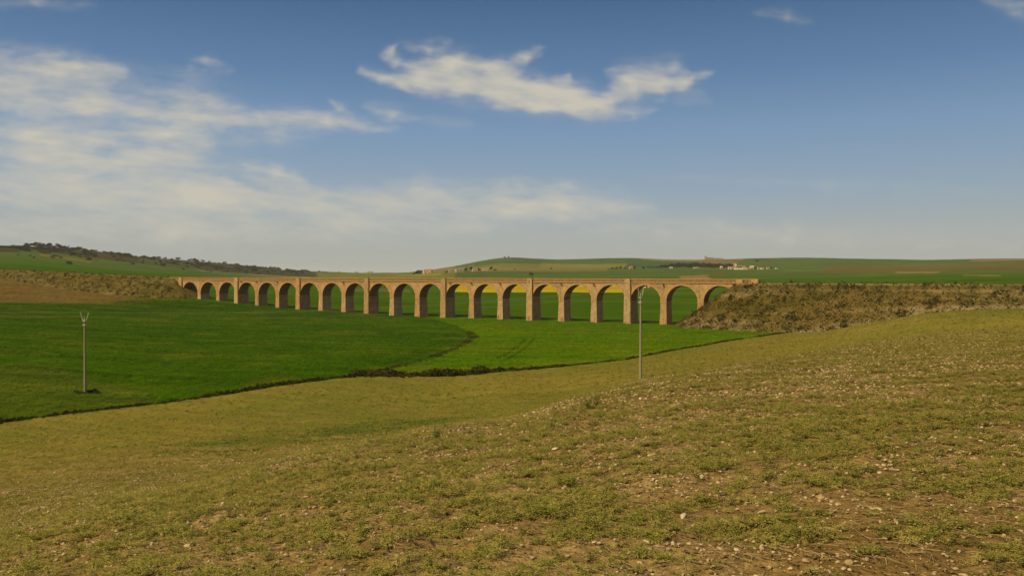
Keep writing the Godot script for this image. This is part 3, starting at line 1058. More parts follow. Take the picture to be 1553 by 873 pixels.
func build_far_buildings() -> void:
	var white := Color(0.72, 0.66, 0.54)
	var cream := Color(0.55, 0.45, 0.30)
	var pink := Color(0.52, 0.36, 0.24)
	var grey := Color(0.30, 0.27, 0.22)
	var tile := Color(0.26, 0.15, 0.09)
	var slate := Color(0.16, 0.13, 0.10)
	var gl := "houses of the hamlet left of the round hill"
	var gr := "houses of the village below the ruin"
	# seen through the third arch from the right end
	house("farmhouse", 980, 690, Vector3(4.4, 3.4, 4.0), 0.15, Color(0.70, 0.52, 0.35), Color(0.5, 0.40, 0.28), "small pale farmhouse seen through an arch just above the near power pole", "", "house", true)
	house("shed", 975.6, 692, Vector3(1.7, 2.0, 3.0), 0.15, white, cream, "low white shed adjoining the farmhouse seen through the arch", "", "shed", true)
	house("barn", 924.5, 800, Vector3(3.4, 2.2, 3.0), 0.1, white, cream, "tiny white barn behind the yellow field, seen through an arch", "", "barn", true)
	# left hamlet
	house("stone_tower_house", 645, 1330, Vector3(6.5, 7.0, 6), 0.3, pink, cream, "tall pinkish stone house at the left end of the hamlet", gl, "house", true)
	house("stone_house", 652, 1350, Vector3(6, 5.2, 6), -0.2, Color(0.40, 0.29, 0.19), tile, "lower brown stone house just right of the tall pinkish one", gl)
	house("cottage", 639.8, 1310, Vector3(1.9, 2.0, 2.5), 0.0, white, cream, "tiny pale hut at the foot of the tall pinkish house", gl, "hut", true)
	house("house", 682, 1320, Vector3(4.0, 3.2, 4), 0.1, cream, tile, "small cream house beside the round bush in the hamlet", gl)
	house("house", 691, 1290, Vector3(2.6, 4.6, 4), 0.0, white, cream, "narrow white house standing in front of the brown barn", gl, "house", true)
	house("barn", 699, 1305, Vector3(9.5, 3.6, 6), 0.05, Color(0.24, 0.18, 0.12), slate, "long brown barn right of the narrow white house", gl, "barn")
	house("hut", 703.6, 1290, Vector3(1.6, 1.8, 2), 0.0, white, cream, "little white hut at the right end of the brown barn", gl, "hut", true)
	house("house", 718, 1330, Vector3(2.4, 4.0, 4), 0.2, white, tile, "white gabled house right of the big dark trees", gl)
	house("house", 714.6, 1325, Vector3(2.6, 2.2, 3), 0.0, white, cream, "low white outbuilding right of the big dark trees", gl, "house", true)
	house("house", 722.5, 1345, Vector3(3.6, 2.6, 4), 0.0, cream, tile, "low cream house left of the round tree in the hamlet", gl)
	house("house", 731, 1360, Vector3(2.4, 3.2, 4), 0.0, white, cream, "white house right of the round tree in the hamlet", gl, "house", true)
	house("house", 736.5, 1375, Vector3(8.0, 3.0, 5), 0.1, pink, tile, "long pinkish house at the right end of the hamlet", gl)
	# boxes on the skyline
	house("farm_building", 561, 1750, Vector3(10, 4.2, 8), 0.0, grey, grey, "grey block-like farm building on the skyline left of the hamlet", "", "building", true)
	house("farm_building", 540.5, 1800, Vector3(5, 3.2, 5), 0.0, grey, slate, "smaller grey building on the skyline, left of the larger one", "", "building", true)
	# right village
	house("house", 957, 1390, Vector3(5.5, 3.4, 5), 0.1, Color(0.42, 0.25, 0.17), tile, "reddish house beside a dark tree left of the village", gr)
	house("house", 1018, 1430, Vector3(4.4, 2.6, 5), 0.0, white, cream, "single white house before the dark tree belt", gr, "house", true)
	house("house", 1054, 1420, Vector3(4.0, 1.8, 4), 0.0, white, cream, "low white house at the edge of the green field below the trees", gr, "house", true)
	house("house", 1058.5, 1420, Vector3(2.6, 1.6, 4), 0.0, cream, cream, "low cream shed beside the low white house", gr, "shed", true)
	house("house", 1094, 1440, Vector3(3.6, 3.2, 4), 0.0, Color(0.50, 0.42, 0.20), cream, "yellowish house at the right end of the tree belt", gr)
	house("house", 1106, 1430, Vector3(3.0, 3.4, 4), 0.0, white, tile, "small white house left of the long white hall", gr)
	house("house", 1110.5, 1440, Vector3(6.0, 2.8, 5), 0.1, cream, tile, "cream house with brown roof left of the long white hall", gr)
	house("house", 1115, 1490, Vector3(4.2, 6.0, 5), 0.0, white, pink, "tall white house behind the long white hall", gr)
	house("house", 1121, 1480, Vector3(8.5, 3.4, 6), 0.1, slate, slate, "dark-roofed house behind the long white hall", gr)
	house("village_hall", 1119.5, 1395, Vector3(11.0, 2.5, 6), 0.0, white, white, "long low white hall in front of the village", gr, "hall", true)
	house("village_hall", 1128.2, 1393, Vector3(4.6, 2.2, 6), 0.0, white, cream, "short white hall at the right end of the long one", gr, "hall", true)
	house("house", 1128, 1480, Vector3(5.5, 2.8, 5), 0.0, white, tile, "white house with tiled roof behind the short white hall", gr)
	house("house", 1134, 1420, Vector3(4.0, 3.0, 4), 0.0, cream, tile, "cream house right of the short white hall", gr)
	house("house", 1140.5, 1460, Vector3(6.0, 3.6, 5), 0.0, Color(0.42, 0.36, 0.20), cream, "broad yellowish house in the middle of the village's right half", gr)
	house("house", 1150.5, 1430, Vector3(3.2, 3.0, 4), 0.0, cream, tile, "small cream house left of the white cube house", gr)
	house("house", 1156, 1425, Vector3(4.0, 2.6, 4), 0.0, white, white, "white cube house towards the right end of the village", gr, "house", true)
	house("house", 1165, 1440, Vector3(4.4, 2.4, 4), 0.0, cream, tile, "low cream house at the right end of the village", gr)
	house("house", 1178, 1435, Vector3(4.0, 1.8, 4), 0.0, white, cream, "outlying white house right of the village", gr, "house", true)
	# the ruin on the ridge
	var at := spot(1084, 2190, -1.0)
	var r := thing("castle_ruin", at, "brown ruined castle with a stump of a tower on the ridge", "ruin")
	var stone := plain(Color(0.26, 0.20, 0.14))
	var st := tool()
	block(st, Vector3(-25, -4, -4), Vector3(-22, 10.5, 4), 0.6, 0.6)
	block(st, Vector3(-22, -4, -3.5), Vector3(-20.4, 8.0, 3.5))
	put("tower", st.commit(), stone, r)
	st = tool()
	block(st, Vector3(-20.4, -4, -3), Vector3(-2, 6.0, 3))
	block(st, Vector3(-19, 6.0, -2.8), Vector3(-9, 6.9, 2.8))
	put("hall_wall", st.commit(), stone, r)
	st = tool()
	block(st, Vector3(-2, -4, -2.6), Vector3(11, 5.0, 2.6))
	block(st, Vector3(11, -4, -2.4), Vector3(21, 4.4, 2.4))
	block(st, Vector3(21, -4, -2.2), Vector3(25, 2.4, 2.2))
	put("broken_wall", st.commit(), stone, r)
	for x in [-15.0, -6.0, 6.0]:
		st = tool()
		block(st, Vector3(x - 0.9, 1.5, 3.0), Vector3(x + 0.9, 4.2, 3.08))
		put("window", st.commit(), M.opening, r)

# ------------------------------------------------------------------ trees far off
func crown_mesh(seed_no: int, leaves: int, clumps: int, flat := 0.75) -> Mesh:      # crown of unit width on the origin
	var r := RandomNumberGenerator.new()
	r.seed = seed_no
	var st := tool()
	var balls := []
	for k in clumps:
		var a := r.randf() * TAU
		var d := sqrt(r.randf()) * 0.34
		balls.append([Vector3(cos(a) * d, r.randf_range(0.12, 0.9) * flat * (1.1 - d), sin(a) * d), r.randf_range(0.13, 0.24)])
	for i in leaves:
		var b: Array = balls[r.randi() % clumps]
		var dir := Vector3(r.randfn(), r.randfn(), r.randfn()).normalized()
		var c: Vector3 = b[0] + dir * b[1] * pow(r.randf(), 0.35)
		var n := (dir + Vector3(r.randfn(), r.randfn(), r.randfn()) * 0.5).normalized()
		var u := n.cross(Vector3(r.randfn(), r.randfn(), r.randfn())).normalized()
		var w := n.cross(u)
		var s := r.randf_range(0.05, 0.095)
		var tone := r.randf_range(0.75, 1.2)
		st.set_color(Color(tone, tone, tone))
		for p in [c - u * s, c + w * s * 0.7, c + u * s, c - u * s, c + u * s, c - w * s * 0.7]:
			st.set_normal(n)
			st.add_vertex(p)
	return st.commit()

func trunk_mesh(seed_no: int) -> Mesh:
	var r := RandomNumberGenerator.new()
	r.seed = seed_no
	var st := tool()
	tube(st, Vector3(0, -0.12, 0), Vector3(0.01, 0.28, 0), 0.03, 0.02, 6)
	for k in 5:
		var a := TAU * k / 5 + r.randf()
		tube(st, Vector3(0, 0.16 + 0.02 * k, 0), Vector3(cos(a) * 0.22, 0.42 + 0.08 * r.randf(), sin(a) * 0.22), 0.014, 0.005, 5)
	return st.commit()

var crowns := []
var crown_mats := []
func tree(called: String, px: float, depth: float, wide: float, tall: float, tint: int, label: String, group: String, category := "tree") -> void:
	var at := spot(px, depth)
	var o := thing(called, at, label, category, group, rng.randf() * TAU)
	var lift := 0.16 if category == "tree" else 0.0
	var c := put("crown", crowns[rng.randi() % crowns.size()], crown_mats[tint], o)
	c.scale = Vector3(wide, tall * (1.0 - lift) / 0.95, wide)
	c.position.y = tall * lift - 0.05 * tall
	var t := put("trunk" if category == "tree" else "stem", crowns_trunk, M.bark, o)
	t.scale = Vector3(wide, tall, wide)

var crowns_trunk: Mesh
func build_far_trees() -> void:
	crowns_trunk = trunk_mesh(5)
	for k in 6:
		crowns.append(crown_mesh(100 + k, 420, 9 + k % 3, 0.8))
	for c in [Color(0.026, 0.028, 0.012), Color(0.045, 0.05, 0.018), Color(0.085, 0.085, 0.03), Color(0.15, 0.11, 0.045)]:
		var m := tinted(0.95)
		m.albedo_color = c.linear_to_srgb()
		crown_mats.append(m)
	# the left hamlet and round hill
	for d in [[628, 7, 4, "small dark tree standing apart left of the hamlet"], [632, 8, 7, "dark tree at the left end of the clump by the hamlet"], [635, 8, 8.5, "tallest dark tree of the clump left of the pinkish house"], [638, 8, 8, "dark tree of the clump nearest to the pinkish house"]]:
		tree("dark_tree", d[0], 1370, d[1], d[2], 0, d[3], "trees left of the hamlet")
	tree("round_bush", 677, 1310, 6, 4.2, 1, "round green bush left of the small cream house", "trees in the hamlet", "bush")
	tree("dark_tree", 706, 1370, 9.5, 8.6, 0, "broad dark tree behind the brown barn, left of a pair", "trees in the hamlet")
	tree("dark_tree", 714, 1375, 9, 8.2, 0, "broad dark tree behind the brown barn, right of a pair", "trees in the hamlet")
	tree("round_tree", 726.5, 1365, 7, 6.4, 0, "round dark tree between white houses of the hamlet", "trees in the hamlet")
	tree("bare_tree", 745, 1400, 7.5, 9, 1, "tall greyish tree right of the hamlet houses", "trees in the hamlet")
	tree("bush", 750, 1390, 8, 4, 1, "low dark bush beside the tall greyish tree", "trees in the hamlet", "bush")
	tree("bush", 781, 1420, 6, 3, 1, "small dark bush on the lower slope of the round hill", "", "bush")
	tree("bush", 836, 1420, 5, 4.2, 0, "small dark tree-like bush on the pale slope", "", "bush")
	tree("pale_bush", 805, 1150, 9, 6, 2, "pale olive bush above the middle arches", "", "bush")
	tree("hilltop_tree", 765, 1995, 7, 4.5, 1, "left one of two small trees on top of the round hill", "hilltop trees")
	tree("hilltop_tree", 771.5, 1990, 5.5, 5.0, 1, "right one of two small trees on top of the round hill", "hilltop trees")
	# single trees left of the right village
	for d in [[929, 6, 3.6, "first small dark tree left of the reddish house, leftmost of four"], [935.5, 6.5, 4.2, "second small dark tree left of the reddish house"], [941.5, 6.5, 6.2, "tallest of the four small dark trees left of the reddish house"], [948.5, 5, 4, "small dark tree nearest to the reddish house on its left"], [962, 7, 8, "big dark tree right beside the reddish house"], [976, 5.5, 6, "dark pointed tree standing alone right of the reddish house"]]:
		tree("dark_tree", d[0], 1400, d[1], d[2], 0, d[3], "small trees along the field edge")
	# tree belt
	for k in 34:
		var px := 984.0 + k * 3.85 + rng.randf_range(-1.0, 1.0)
		var grow := clampf(float(k) / 9.0, 0.35, 1.0)
		tree("belt_tree", px, 1490 + rng.randf_range(-30, 20), rng.randf_range(9, 13), rng.randf_range(8.5, 12.0) * grow, 0, "dark tree in the close belt of trees below the ruined castle", "tree belt below the ruin")
	tree("dark_tree", 1125, 1500, 9, 6.5, 0, "dark tree rising behind the village roofs", "trees in the village")
	tree("dark_tree", 1146, 1450, 8, 5, 0, "low dark tree right of the broad yellowish house", "trees in the village")
	tree("dark_tree", 1170, 1450, 6, 4, 1, "small green tree at the right end of the village", "trees in the village")
	tree("dark_bush", 1148, 1850, 12, 4.5, 1, "dark bush on the hillside above the village", "", "bush")
	# bushes near the line
	tree("round_bush", 427, 600, 6.2, 4.3, 1, "round green bush behind the left half of the viaduct", "", "bush")
	tree("bush", 150, 470, 4.0, 4.4, 3, "brownish bush behind the left embankment", "bushes behind the left embankment", "bush")
	tree("bush", 212, 440, 6.0, 4.4, 3, "wider brownish bush behind the left embankment, nearer the viaduct", "bushes behind the left embankment", "bush")
	tree("bush", 1083, 330, 3.8, 3.2, 3, "reddish-brown bush seen under the last arch", "", "bush")
	tree("bush", 1343, 330, 6.4, 8.2, 3, "dark brown bush rising behind the right embankment", "", "bush")
	# the wooded ridge at the left
	for k in 78:
		var px := 38.0 + k * 5.6 + rng.randf_range(-2.6, 2.6)
		var depth := lerpf(1400, 2150, clampf((px - 40.0) / 420.0, 0, 1)) + rng.randf_range(-60, 10)
		if rng.randf() < 0.2:
			continue
		var big := rng.randf_range(0.55, 1.25) * (1.3 if px > 50 and px < 130 else 1.0)
		tree("ridge_tree", px, depth, 12.0 * big, 6.5 * big, 0 if rng.randf() < 0.7 else 1, "dark tree along the crest of the left ridge", "trees on the left ridge")
	for d in [[268, 1500, 12, 7, "broad dark tree on the green slope above the viaduct's left end"], [283, 1480, 9, 6, "second dark tree on the green slope above the viaduct's left end"], [299, 1560, 8, 5, "small tree right of two dark trees on the green slope"], [382, 1500, 12, 6, "dark clump on the ridge slope above the fourth arch, its left tree"], [388, 1520, 11, 6, "dark clump on the ridge slope above the fourth arch, its right tree"], [484, 2100, 10, 6, "tree where the left ridge runs out to the skyline"], [492, 2100, 16, 5, "wide low bush where the left ridge runs out to the skyline"], [514, 2150, 6, 4, "last small bush right of the left ridge on the skyline"]]:
		tree("slope_tree", d[0], d[1], d[2], d[3], 0, d[4], "trees on the slope of the left ridge")
	# thicket on the ridge: too dense and far to count
	var places := []
	var tints := []
	for k in 2600:
		var px := rng.randf_range(-60, 470)
		var depth := lerpf(1330, 2000, clampf((px - 40.0) / 420.0, 0, 1)) - absf(rng.randfn()) * lerpf(130.0, 260.0, clampf(px / 400.0, 0, 1))
		if noise_wide.get_noise_2d(px * 1.2, depth * 0.25) < -0.05 + (0.25 if px > 170 and px < 300 else 0.0):
			continue
		var p := spot(px, depth, -0.4)
		var s := rng.randf_range(4.0, 9.0)
		places.append(Transform3D(Basis(Vector3.UP, rng.randf() * TAU).scaled(Vector3(s, s * rng.randf_range(0.4, 0.65), s)), p))
		var t := rng.randf_range(0.7, 1.4)
		tints.append(Color(0.036, 0.036, 0.016) * t)
	multi("hillside_thicket", crown_mesh(300, 160, 6), M.leaf, places, tints, "dark thicket covering the slope of the left ridge")

# ------------------------------------------------------------------ scrub on ditch and banks
func build_scrub() -> void:
	# along the ditch
	var places := []
	var tints := []
	for k in 7800:
		var x := rng.randf_range(-75, 90)
		var depth := along(DITCH, x)
		var thick := 0.85 if x > -22.5 and x < -4.0 else (0.36 if x < -22.5 else lerpf(0.55, 0.26, clampf((x + 4.0) / 14.0, 0, 1)))
		if rng.randf() > (1.0 if thick > 0.7 else 0.7):
			continue
		var off := rng.randfn() * (1.2 if thick > 0.7 else 0.6) + (1.2 if thick > 0.7 else 0.4)
		var p := Vector3(x, 0, -depth - off)
		p.y = ground_y(p.x, p.z) - 0.05
		var s := rng.randf_range(0.6, 1.25) * thick * (0.6 + 1.0 * clampf(0.45 + 1.1 * noise_mid.get_noise_2d(x * 1.4, 3.0), 0, 1))
		places.append(Transform3D(Basis(Vector3.UP, rng.randf() * TAU).scaled(Vector3(s * 1.5, s * rng.randf_range(0.9, 1.4), s * 1.5)), p))
		var c := Color(0.026, 0.030, 0.006).lerp(Color(0.075, 0.08, 0.012), pow(rng.randf(), 2.5))
		if off > 1.6 and rng.randf() < 0.4:
			c = Color(0.13, 0.14, 0.015)
		tints.append(c)
	multi("ditch_scrub", crown_mesh(400, 110, 5, 0.9), M.leaf, places, tints, "dark low scrub growing along the ditch between the fields")
	# along the bend between the valley fields
	places = []
	tints = []
	for k in 1500:
		var depth := rng.randf_range(121, 222)
		var x := along(BEND, depth) + rng.randfn() * 0.5
		var clump := noise_mid.get_noise_2d(depth * 0.9, 77.0)
		if clump < -0.12 and rng.randf() < 0.8:
			continue
		var p := Vector3(x, ground_y(x, -depth) - 0.05, -depth)
		var s := rng.randf_range(0.3, 0.6) * (0.7 + 1.6 * clampf(clump, 0, 1))
		places.append(Transform3D(Basis(Vector3.UP, rng.randf() * TAU).scaled(Vector3(s * 1.6, s, s * 1.6)), p))
		tints.append(Color(0.05, 0.058, 0.012).lerp(Color(0.11, 0.11, 0.02), rng.randf() * 0.7))
	multi("field_edge_weeds", crown_mesh(401, 90, 4, 0.9), M.leaf, places, tints, "weeds along the curved edge between two green fields")
	# the young wheat itself, tuft by tuft
	places = []
	tints = []
	for k in 210000:
		var depth := 78.0 + 262.0 * pow(rng.randf(), 0.75)
		var x := rng.randf_range(-0.66, 0.42) * depth
		if depth < along(DITCH, x) + 2.5 or (x * 0.507 + depth * 0.862) - 239.34 > 12.0:
			continue
		var c := ground_color(x, -depth, depth)
		if c.r > c.g:
			continue
		var z := rng.randf_range(0.16, 0.3) * (0.8 + depth / 400.0)
		places.append(Transform3D(Basis(Vector3.UP, rng.randf() * TAU).scaled(Vector3(z * 1.9, z, z * 1.9)), Vector3(x, ground_y(x, -depth) - 0.03, -depth)))
		tints.append(c * rng.randf_range(0.75, 1.7))
	multi("young_wheat", sprout_mesh(450, 4), M.leaf, places, tints, "close green young wheat covering the valley fields before the viaduct")
	# behind the piers, on the far side of the viaduct
	places = []
	tints = []
	for k in 1800:
		var s := rng.randf_range(40, 19.6 * PITCH)
		var t := -rng.randf_range(5.5, 8.5)
		var p := rail_point(s, t)
		p.y = ground_y(p.x, p.z) - 0.05
		var z := rng.randf_range(0.3, 0.8)
		places.append(Transform3D(Basis(Vector3.UP, rng.randf() * TAU).scaled(Vector3(z * 1.6, z, z * 1.6)), p))
		tints.append(Color(0.06, 0.065, 0.015).lerp(Color(0.16, 0.12, 0.05), rng.randf() * 0.8))
	multi("track_side_weeds", crown_mesh(402, 90, 4, 0.9), M.leaf, places, tints, "rough weeds growing at the far foot of the viaduct")
	# dry scrub on the banks
	for side in 2:
		places = []
		tints = []
		var s0 := -190.0 if side == 0 else 21.0 * PITCH + 1.2
		var s1 := -6.5 if side == 0 else 21.0 * PITCH + 170.0
		for k in (22000 if side == 0 else 52000):
			var s := rng.randf_range(s0 - 4.0, s1 + 22.0) if side == 0 else rng.randf_range(s0 - 22.0, s1)
			var t := rng.randf_range(-6.0, 20.0)
			if absf(t + 2.25) < 2.6:
				continue
			var p := rail_point(s, t)
			p.y = bank_height(s, t, s0, s1)
			if p.y < ground_y(p.x, p.z) - 0.1:
				continue
			var n := noise_mid.get_noise_2d(p.x * 1.5, p.z * 1.5)
			if n < -0.3 and rng.randf() < 0.6:
				continue
			var z := rng.randf_range(0.18, 0.5) * (1.0 + 0.9 * clampf(n, 0, 1)) * (2.0 if rng.randf() < 0.1 else 1.0)
			places.append(Transform3D(Basis(Vector3.UP, rng.randf() * TAU).scaled(Vector3(z * 1.5, z, z * 1.5)), p - Vector3(0, 0.06, 0)))
			var c := Color(0.15, 0.11, 0.036).lerp(Color(0.06, 0.06, 0.014), clampf(rng.randf() + n, 0, 1))
			tints.append(c * (0.6 if z > 0.75 else rng.randf_range(0.8, 1.25)))
		multi("embankment_scrub", crown_mesh(403 + side, 70, 4, 0.9), M.leaf, places, tints, "dry tufts and low scrub on the %s embankment" % ["left", "right"][side])
	# the bush at the foot of the left pole
	var at := spot(130, 100.5)
	for d in [[0.7, 1.2, 0.75, "larger dark bush right at the foot of the left power pole"], [-0.9, 1.0, 0.5, "smaller dark bush left of the foot of the left power pole"]]:
		var p := at + Vector3(d[0], 0, 0)
		p.y = ground_y(p.x, p.z)
		var o := thing("low_bush", p, d[3], "bush", "bushes at the left pole")
		var c := put("foliage", crowns[1 if d[0] > 0 else 3], crown_mats[0], o)
		c.scale = Vector3(d[1] * 1.9, d[2], 1.8)
		c.position.y = -0.05
		var t := put("stem", crowns_trunk, M.bark, o)
		t.scale = Vector3(d[1], d[2], d[1])

# ------------------------------------------------------------------ the stony hill field in front
func sprout_mesh(seed_no: int, stems: int) -> Mesh:      # a low feathery seedling, unit high
	var r := RandomNumberGenerator.new()
	r.seed = seed_no
	var st := tool()
	for i in stems:
		var a := r.randf() * TAU
		var out := Vector3(cos(a), 0, sin(a))
		var lean := r.randf_range(0.15, 1.15)
		var h := r.randf_range(0.45, 1.0) * (1.15 - 0.35 * lean)
		var root := out * r.randf() * 0.1
		var tip := root + out * lean + Vector3(0, h, 0)
		var tone := r.randf_range(0.8, 1.2)
		var c := Color(tone, tone, tone * 0.95)
		for k in 9:
			var f := 0.18 + 0.82 * k / 8.0
			var p := root.lerp(tip, f) + Vector3(0, 0.25 * f * (1.0 - f), 0)
			var n := (Vector3(r.randfn() * 0.5, 1.0, r.randfn() * 0.5)).normalized()
			var u := (Vector3(-sin(a), 0, cos(a)) * (1.0 if k % 2 == 0 else -1.0) + out * r.randf_range(-0.2, 0.7) + Vector3(0, r.randf_range(-0.1, 0.5), 0)).normalized()
			var w := n.cross(u).normalized()
			var s := r.randf_range(0.10, 0.2) * (1.15 - 0.45 * f)
			st.set_color(c)
			for q in [p, p + u * s + w * s * 0.28, p + u * s * 2.0, p, p + u * s * 2.0, p + u * s - w * s * 0.28]:
				st.set_normal(n)
				st.add_vertex(q)
		st.set_color(c * 0.9)
		var sd := Vector3(-sin(a), 0, cos(a)) * 0.018
		for q in [root - sd, tip, root + sd]:
			st.set_normal(Vector3.UP)
			st.add_vertex(q)
	return st.commit()

func stone_mesh(seed_no: int) -> Mesh:       # an angular pebble about one unit across
	var r := RandomNumberGenerator.new()
	r.seed = seed_no
	var st := tool()
	var rings := [[-0.28, 0.30], [-0.06, 0.5], [0.14, 0.44], [0.27, 0.22]]
	var pts := []
	for g in rings:
		var row := []
		for i in 7:
			var a: float = TAU * i / 7.0 + r.randf_range(-0.25, 0.25)
			var d: float = g[1] * r.randf_range(0.72, 1.15)
			row.append(Vector3(cos(a) * d, g[0] + r.randf_range(-0.05, 0.05), sin(a) * d * 0.8))
		pts.append(row)
	for g in 3:
		for i in 7:
			var k := (i + 1) % 7
			quad(st, pts[g][i], pts[g][k], pts[g + 1][k], pts[g + 1][i])
	for i in range(1, 6):
		var n := Vector3.UP
		for p in [pts[3][0], pts[3][i], pts[3][i + 1]]:
			st.set_normal(n)
			st.add_vertex(p)
	return st.commit()

func place_on_field(r: float, az: float) -> Vector3:
	var x := r * sin(az)
	var z := -r * cos(az)
	return Vector3(x, ground_y(x, z), z)

func build_hill_field() -> void:
	var half := deg_to_rad(38.0)
	# crop seedlings in bands of distance: [from, to, how many, size from, to]
	var sprouts := [[], [], []]
	var shades := [[], [], []]
	for band in [[3.2, 9.0, 6500, 0.035, 0.085], [9.0, 20.0, 24000, 0.04, 0.09], [20.0, 45.0, 56000, 0.045, 0.095], [45.0, 90.0, 60000, 0.055, 0.11], [90.0, 240.0, 60000, 0.10, 0.22]]:
		for k in band[2]:
			var r := sqrt(lerpf(band[0] * band[0], band[1] * band[1], rng.randf()))
			var az := rng.randf_range(-half, half)
			var x := r * sin(az)
			var z := -r * cos(az)
			if -z > along(DITCH, x) - 1.5:
				continue
			var clump := noise_mid.get_noise_2d(x * 9.0, z * 9.0) * 1.0 + noise_mid.get_noise_2d(x * 1.6 + 50.0, z * 2.4) * 0.42 + 0.5 * noise_mid.get_noise_2d((x * 0.8 + z * 0.6) * 0.4, (x * 0.6 - z * 0.8) * 3.5)
			if clump < rng.randf_range(-0.4, 0.36):
				continue
			var s := rng.randf_range(band[3], band[4]) * (1.0 + 0.55 * clampf(clump, 0, 1))
			var p := Vector3(x, ground_y(x, z) - 0.008, z)
			var w := rng.randi() % 3
			var tilt := Basis(Vector3(rng.randfn(), 0, rng.randfn()).normalized(), rng.randf() * 0.25)
			sprouts[w].append(Transform3D(tilt * Basis(Vector3.UP, rng.randf() * TAU).scaled(Vector3(s * 1.25, s * rng.randf_range(0.8, 1.15), s * 1.25)), p))
			var c := Color(0.215, 0.20, 0.045).lerp(Color(0.115, 0.13, 0.025), rng.randf()).lerp(Color(0.28, 0.225, 0.07), pow(rng.randf(), 2.2))
			var lush := maxf(1.0 - Vector2((x + 13.0) / 17.0, (-z - 60.0) / 13.0).length(), 0.8 - Vector2((x + 9.0) / 10.0, (-z - 92.0) / 7.0).length())
			if lush + 1.2 * noise_mid.get_noise_2d(x * 0.8, z * 1.6) > rng.randf_range(0.2, 0.75):
				c = Color(0.07, 0.105, 0.018)
			if r > 90.0 and lush < 0.0:
				c = c.lerp(Color(0.21, 0.185, 0.04), 0.45)
			shades[w].append(c)
	for w in 3:
		multi("crop_seedlings", sprout_mesh(500 + w, 11 + w), M.leaf, sprouts[w], shades[w], "thin feathery green crop growing over the stony hill field")
	# stones too many to count
	var pebbles := [[], [], [], []]
	var hues := [[], [], [], []]
	for band in [[3.2, 9.0, 16000, 0.010, 0.045], [9.0, 20.0, 44000, 0.015, 0.06], [20.0, 45.0, 90000, 0.028, 0.095], [45.0, 150.0, 90000, 0.05, 0.145]]:
		for k in band[2]:
			var r := sqrt(lerpf(band[0] * band[0], band[1] * band[1], rng.randf()))
			var az := rng.randf_range(-half, half)
			var x := r * sin(az)
			var z := -r * cos(az)
			if -z > along(DITCH, x) - 30.0:
				continue
			if ground_y(x, z) < -9.5 and rng.randf() < 0.9:
				continue
			var bare := noise_mid.get_noise_2d(x * 1.6 + 50.0, z * 2.4) + 0.5 * noise_mid.get_noise_2d((x * 0.8 + z * 0.6) * 0.4, (x * 0.6 - z * 0.8) * 3.5)
			if bare > rng.randf_range(-0.35, 0.4):
				continue
			var s := lerpf(band[3], band[4], pow(rng.randf(), 2.4))
			var w := rng.randi() % 4
			pebbles[w].append(Transform3D(Basis(Vector3(rng.randfn(), rng.randfn(), rng.randfn()).normalized(), rng.randf() * 0.6) * Basis(Vector3.UP, rng.randf() * TAU).scaled(Vector3(s, s * rng.randf_range(0.6, 1.0), s * rng.randf_range(0.7, 1.2))), Vector3(x, ground_y(x, z) + s * 0.14 + 0.004, z)))
			var t := rng.randf()
			hues[w].append(Color(0.62, 0.49, 0.33).lerp(Color(0.40, 0.28, 0.16), t) if rng.randf() < 0.55 else Color(0.21, 0.135, 0.055) * rng.randf_range(0.8, 1.15))
	for w in 4:
		multi("loose_stones", stone_mesh(600 + w), M.rock, pebbles[w], hues[w], "small pale stones and clods scattered over the hill field")
	# broken straw
	var bits := []
	var straw := []
	for band in [[3.2, 9.0, 3500], [9.0, 26.0, 12000]]:
		for k in band[2]:
			var r := sqrt(lerpf(band[0] * band[0], band[1] * band[1], rng.randf()))
			var p := place_on_field(r, rng.randf_range(-half, half))
			var l := rng.randf_range(0.04, 0.16)
			bits.append(Transform3D(Basis(Vector3.UP, rng.randf() * TAU) * Basis(Vector3.FORWARD, rng.randf_range(-0.15, 0.25)).scaled_local(Vector3(l, 1, 1)), p + Vector3(0, 0.012, 0)))
			straw.append(Color(0.50, 0.39, 0.20) * rng.randf_range(0.6, 1.1))
	var st := tool()
	st.set_color(Color.WHITE)
	tube(st, Vector3(-0.5, 0, 0), Vector3(0.5, 0.0, 0), 0.0022, 0.0016, 5)
	multi("broken_straw", st.commit(), M.rock, bits, straw, "bits of dry straw lying between the stones of the hill field")
	# weeds that stand above the crop
	for d in [[752, 634, 0.34, Color(0.30, 0.28, 0.06), "pale tall weed standing on the brow of the hill field"], [743, 637, 0.24, Color(0.28, 0.25, 0.06), "shorter pale weed left of the tall one on the brow"], [662, 668, 0.3, Color(0.07, 0.10, 0.02), "single dark green weed on the left part of the slope"], [893, 622, 0.3, Color(0.09, 0.11, 0.02), "dark green weed low on the slope left of the near power pole"], [905, 618, 0.26, Color(0.08, 0.10, 0.02), "smaller dark green weed right beside another, left of the near pole"]]:
		var o := thing("tall_weed", down(d[0], d[1]), d[4], "weed", "weeds standing above the crop", rng.randf() * TAU)
		var m := tinted(0.9)
		m.albedo_color = d[3].linear_to_srgb()
		var leaf := put("leaves", sprout_mesh(800 + int(d[0]), 16), m, o)
		leaf.scale = Vector3(d[2] * 0.6, d[2] * 1.1, d[2] * 0.6)
		var st2 := tool()
		tube(st2, Vector3(0, -0.03, 0), Vector3(0.02, d[2], 0.01), 0.008, 0.004, 5)
		put("stem", st2.commit(), m, o)
	# larger single stones that stand out
	var shapes := []
	for k in 6:
		shapes.append(stone_mesh(700 + k))
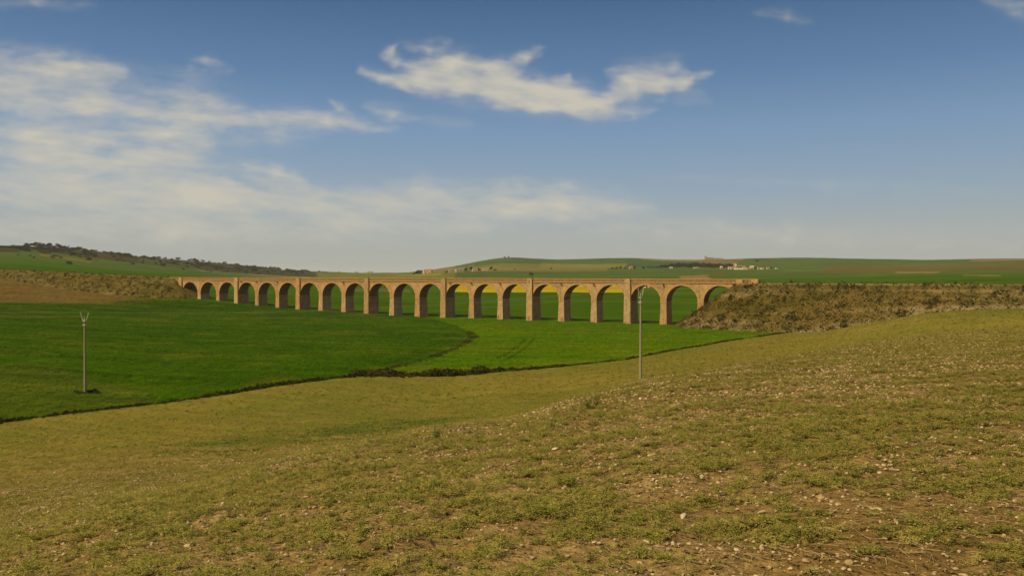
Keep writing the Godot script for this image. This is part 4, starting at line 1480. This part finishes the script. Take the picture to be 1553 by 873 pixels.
	var hand := [
		[1038, 788, 0.085, "largest pale stone on bare soil right of the middle, near the picture's lower edge"], [1158, 782, 0.075, "pale stone right of the largest stone, on the same bare strip"],
		[1141, 797, 0.06, "flat tan stone just below and left of another pale stone"], [982, 828, 0.06, "pale stone below and left of the largest stone, near seedlings"],
		[1094, 839, 0.055, "small pale stone below and right of the largest stone"], [1247, 760, 0.07, "pale stone at the right of the bare soil, above the others"],
		[842, 683, 0.10, "whitish stone in the middle of the slope, left of the power pole's foot"], [560, 806, 0.07, "flat pale stone in the lower left part of the field"],
		[1050, 734, 0.055, "bright little stone above the largest stone"], [690, 790, 0.05, "small bright stone left of the middle of the near field"],
		[903, 829, 0.06, "tan stone at the bottom, left of the bare soil"], [1225, 856, 0.07, "broad pale stone at the bottom right edge of the bare soil"],
		[1120, 838, 0.05, "small stone between the bottom stones right of the middle"], [640, 720, 0.09, "pale stone on the left part of the slope, above the seedlings"],
		[945, 681, 0.08, "pale stone on the slope below the power pole"], [972, 606, 0.12, "white stone just in front of the near power pole's foot"],
		[280, 833, 0.07, "pale stone in the bottom left corner of the field"], [1290, 858, 0.06, "tan stone furthest right along the bottom of the field"]]
	var n := 0
	for d in hand:
		var p := down(d[0], d[1])
		if p == Vector3.ZERO:
			continue
		var o := MeshInstance3D.new()
		o.name = numbered("field_stone")
		o.mesh = shapes[n % 6]
		o.material_override = stone_tints[n % 3] if stone_tints.size() == 3 else make_stone_tints(n % 3)
		o.position = p + Vector3(0, d[2] * 0.16, 0)
		o.rotation = Vector3(rng.randf_range(-0.3, 0.3), rng.randf() * TAU, rng.randf_range(-0.3, 0.3))
		o.scale = Vector3(1.15, rng.randf_range(0.5, 0.75), rng.randf_range(0.7, 1.1)) * d[2] * 1.05
		add_child(o)
		tag(o, d[3], "stone", "single stones on the hill field")
		n += 1

var stone_tints := []
func make_stone_tints(i: int) -> Material:
	for c in [Color(0.56, 0.47, 0.32), Color(0.46, 0.36, 0.22), Color(0.38, 0.27, 0.15)]:
		var m: StandardMaterial3D = M.concrete.duplicate()
		m.albedo_color = c.linear_to_srgb()
		m.uv1_scale = Vector3(1.5, 1.5, 1.5)
		stone_tints.append(m)
	return stone_tints[i]

# where a direction of the view meets the hill
func down(px: float, py: float) -> Vector3:
	var r := 3.0
	var dir := Vector3((px - MID) / FOCAL, -(py - 415.2) / FOCAL, -1.0)
	while r < 130.0:
		var p := Vector3(0, EYE, 0) + dir * r
		if p.y < ground_y(p.x, p.z):
			return Vector3(p.x, ground_y(p.x, p.z), p.z)
		r *= 1.01
	return Vector3.ZERO
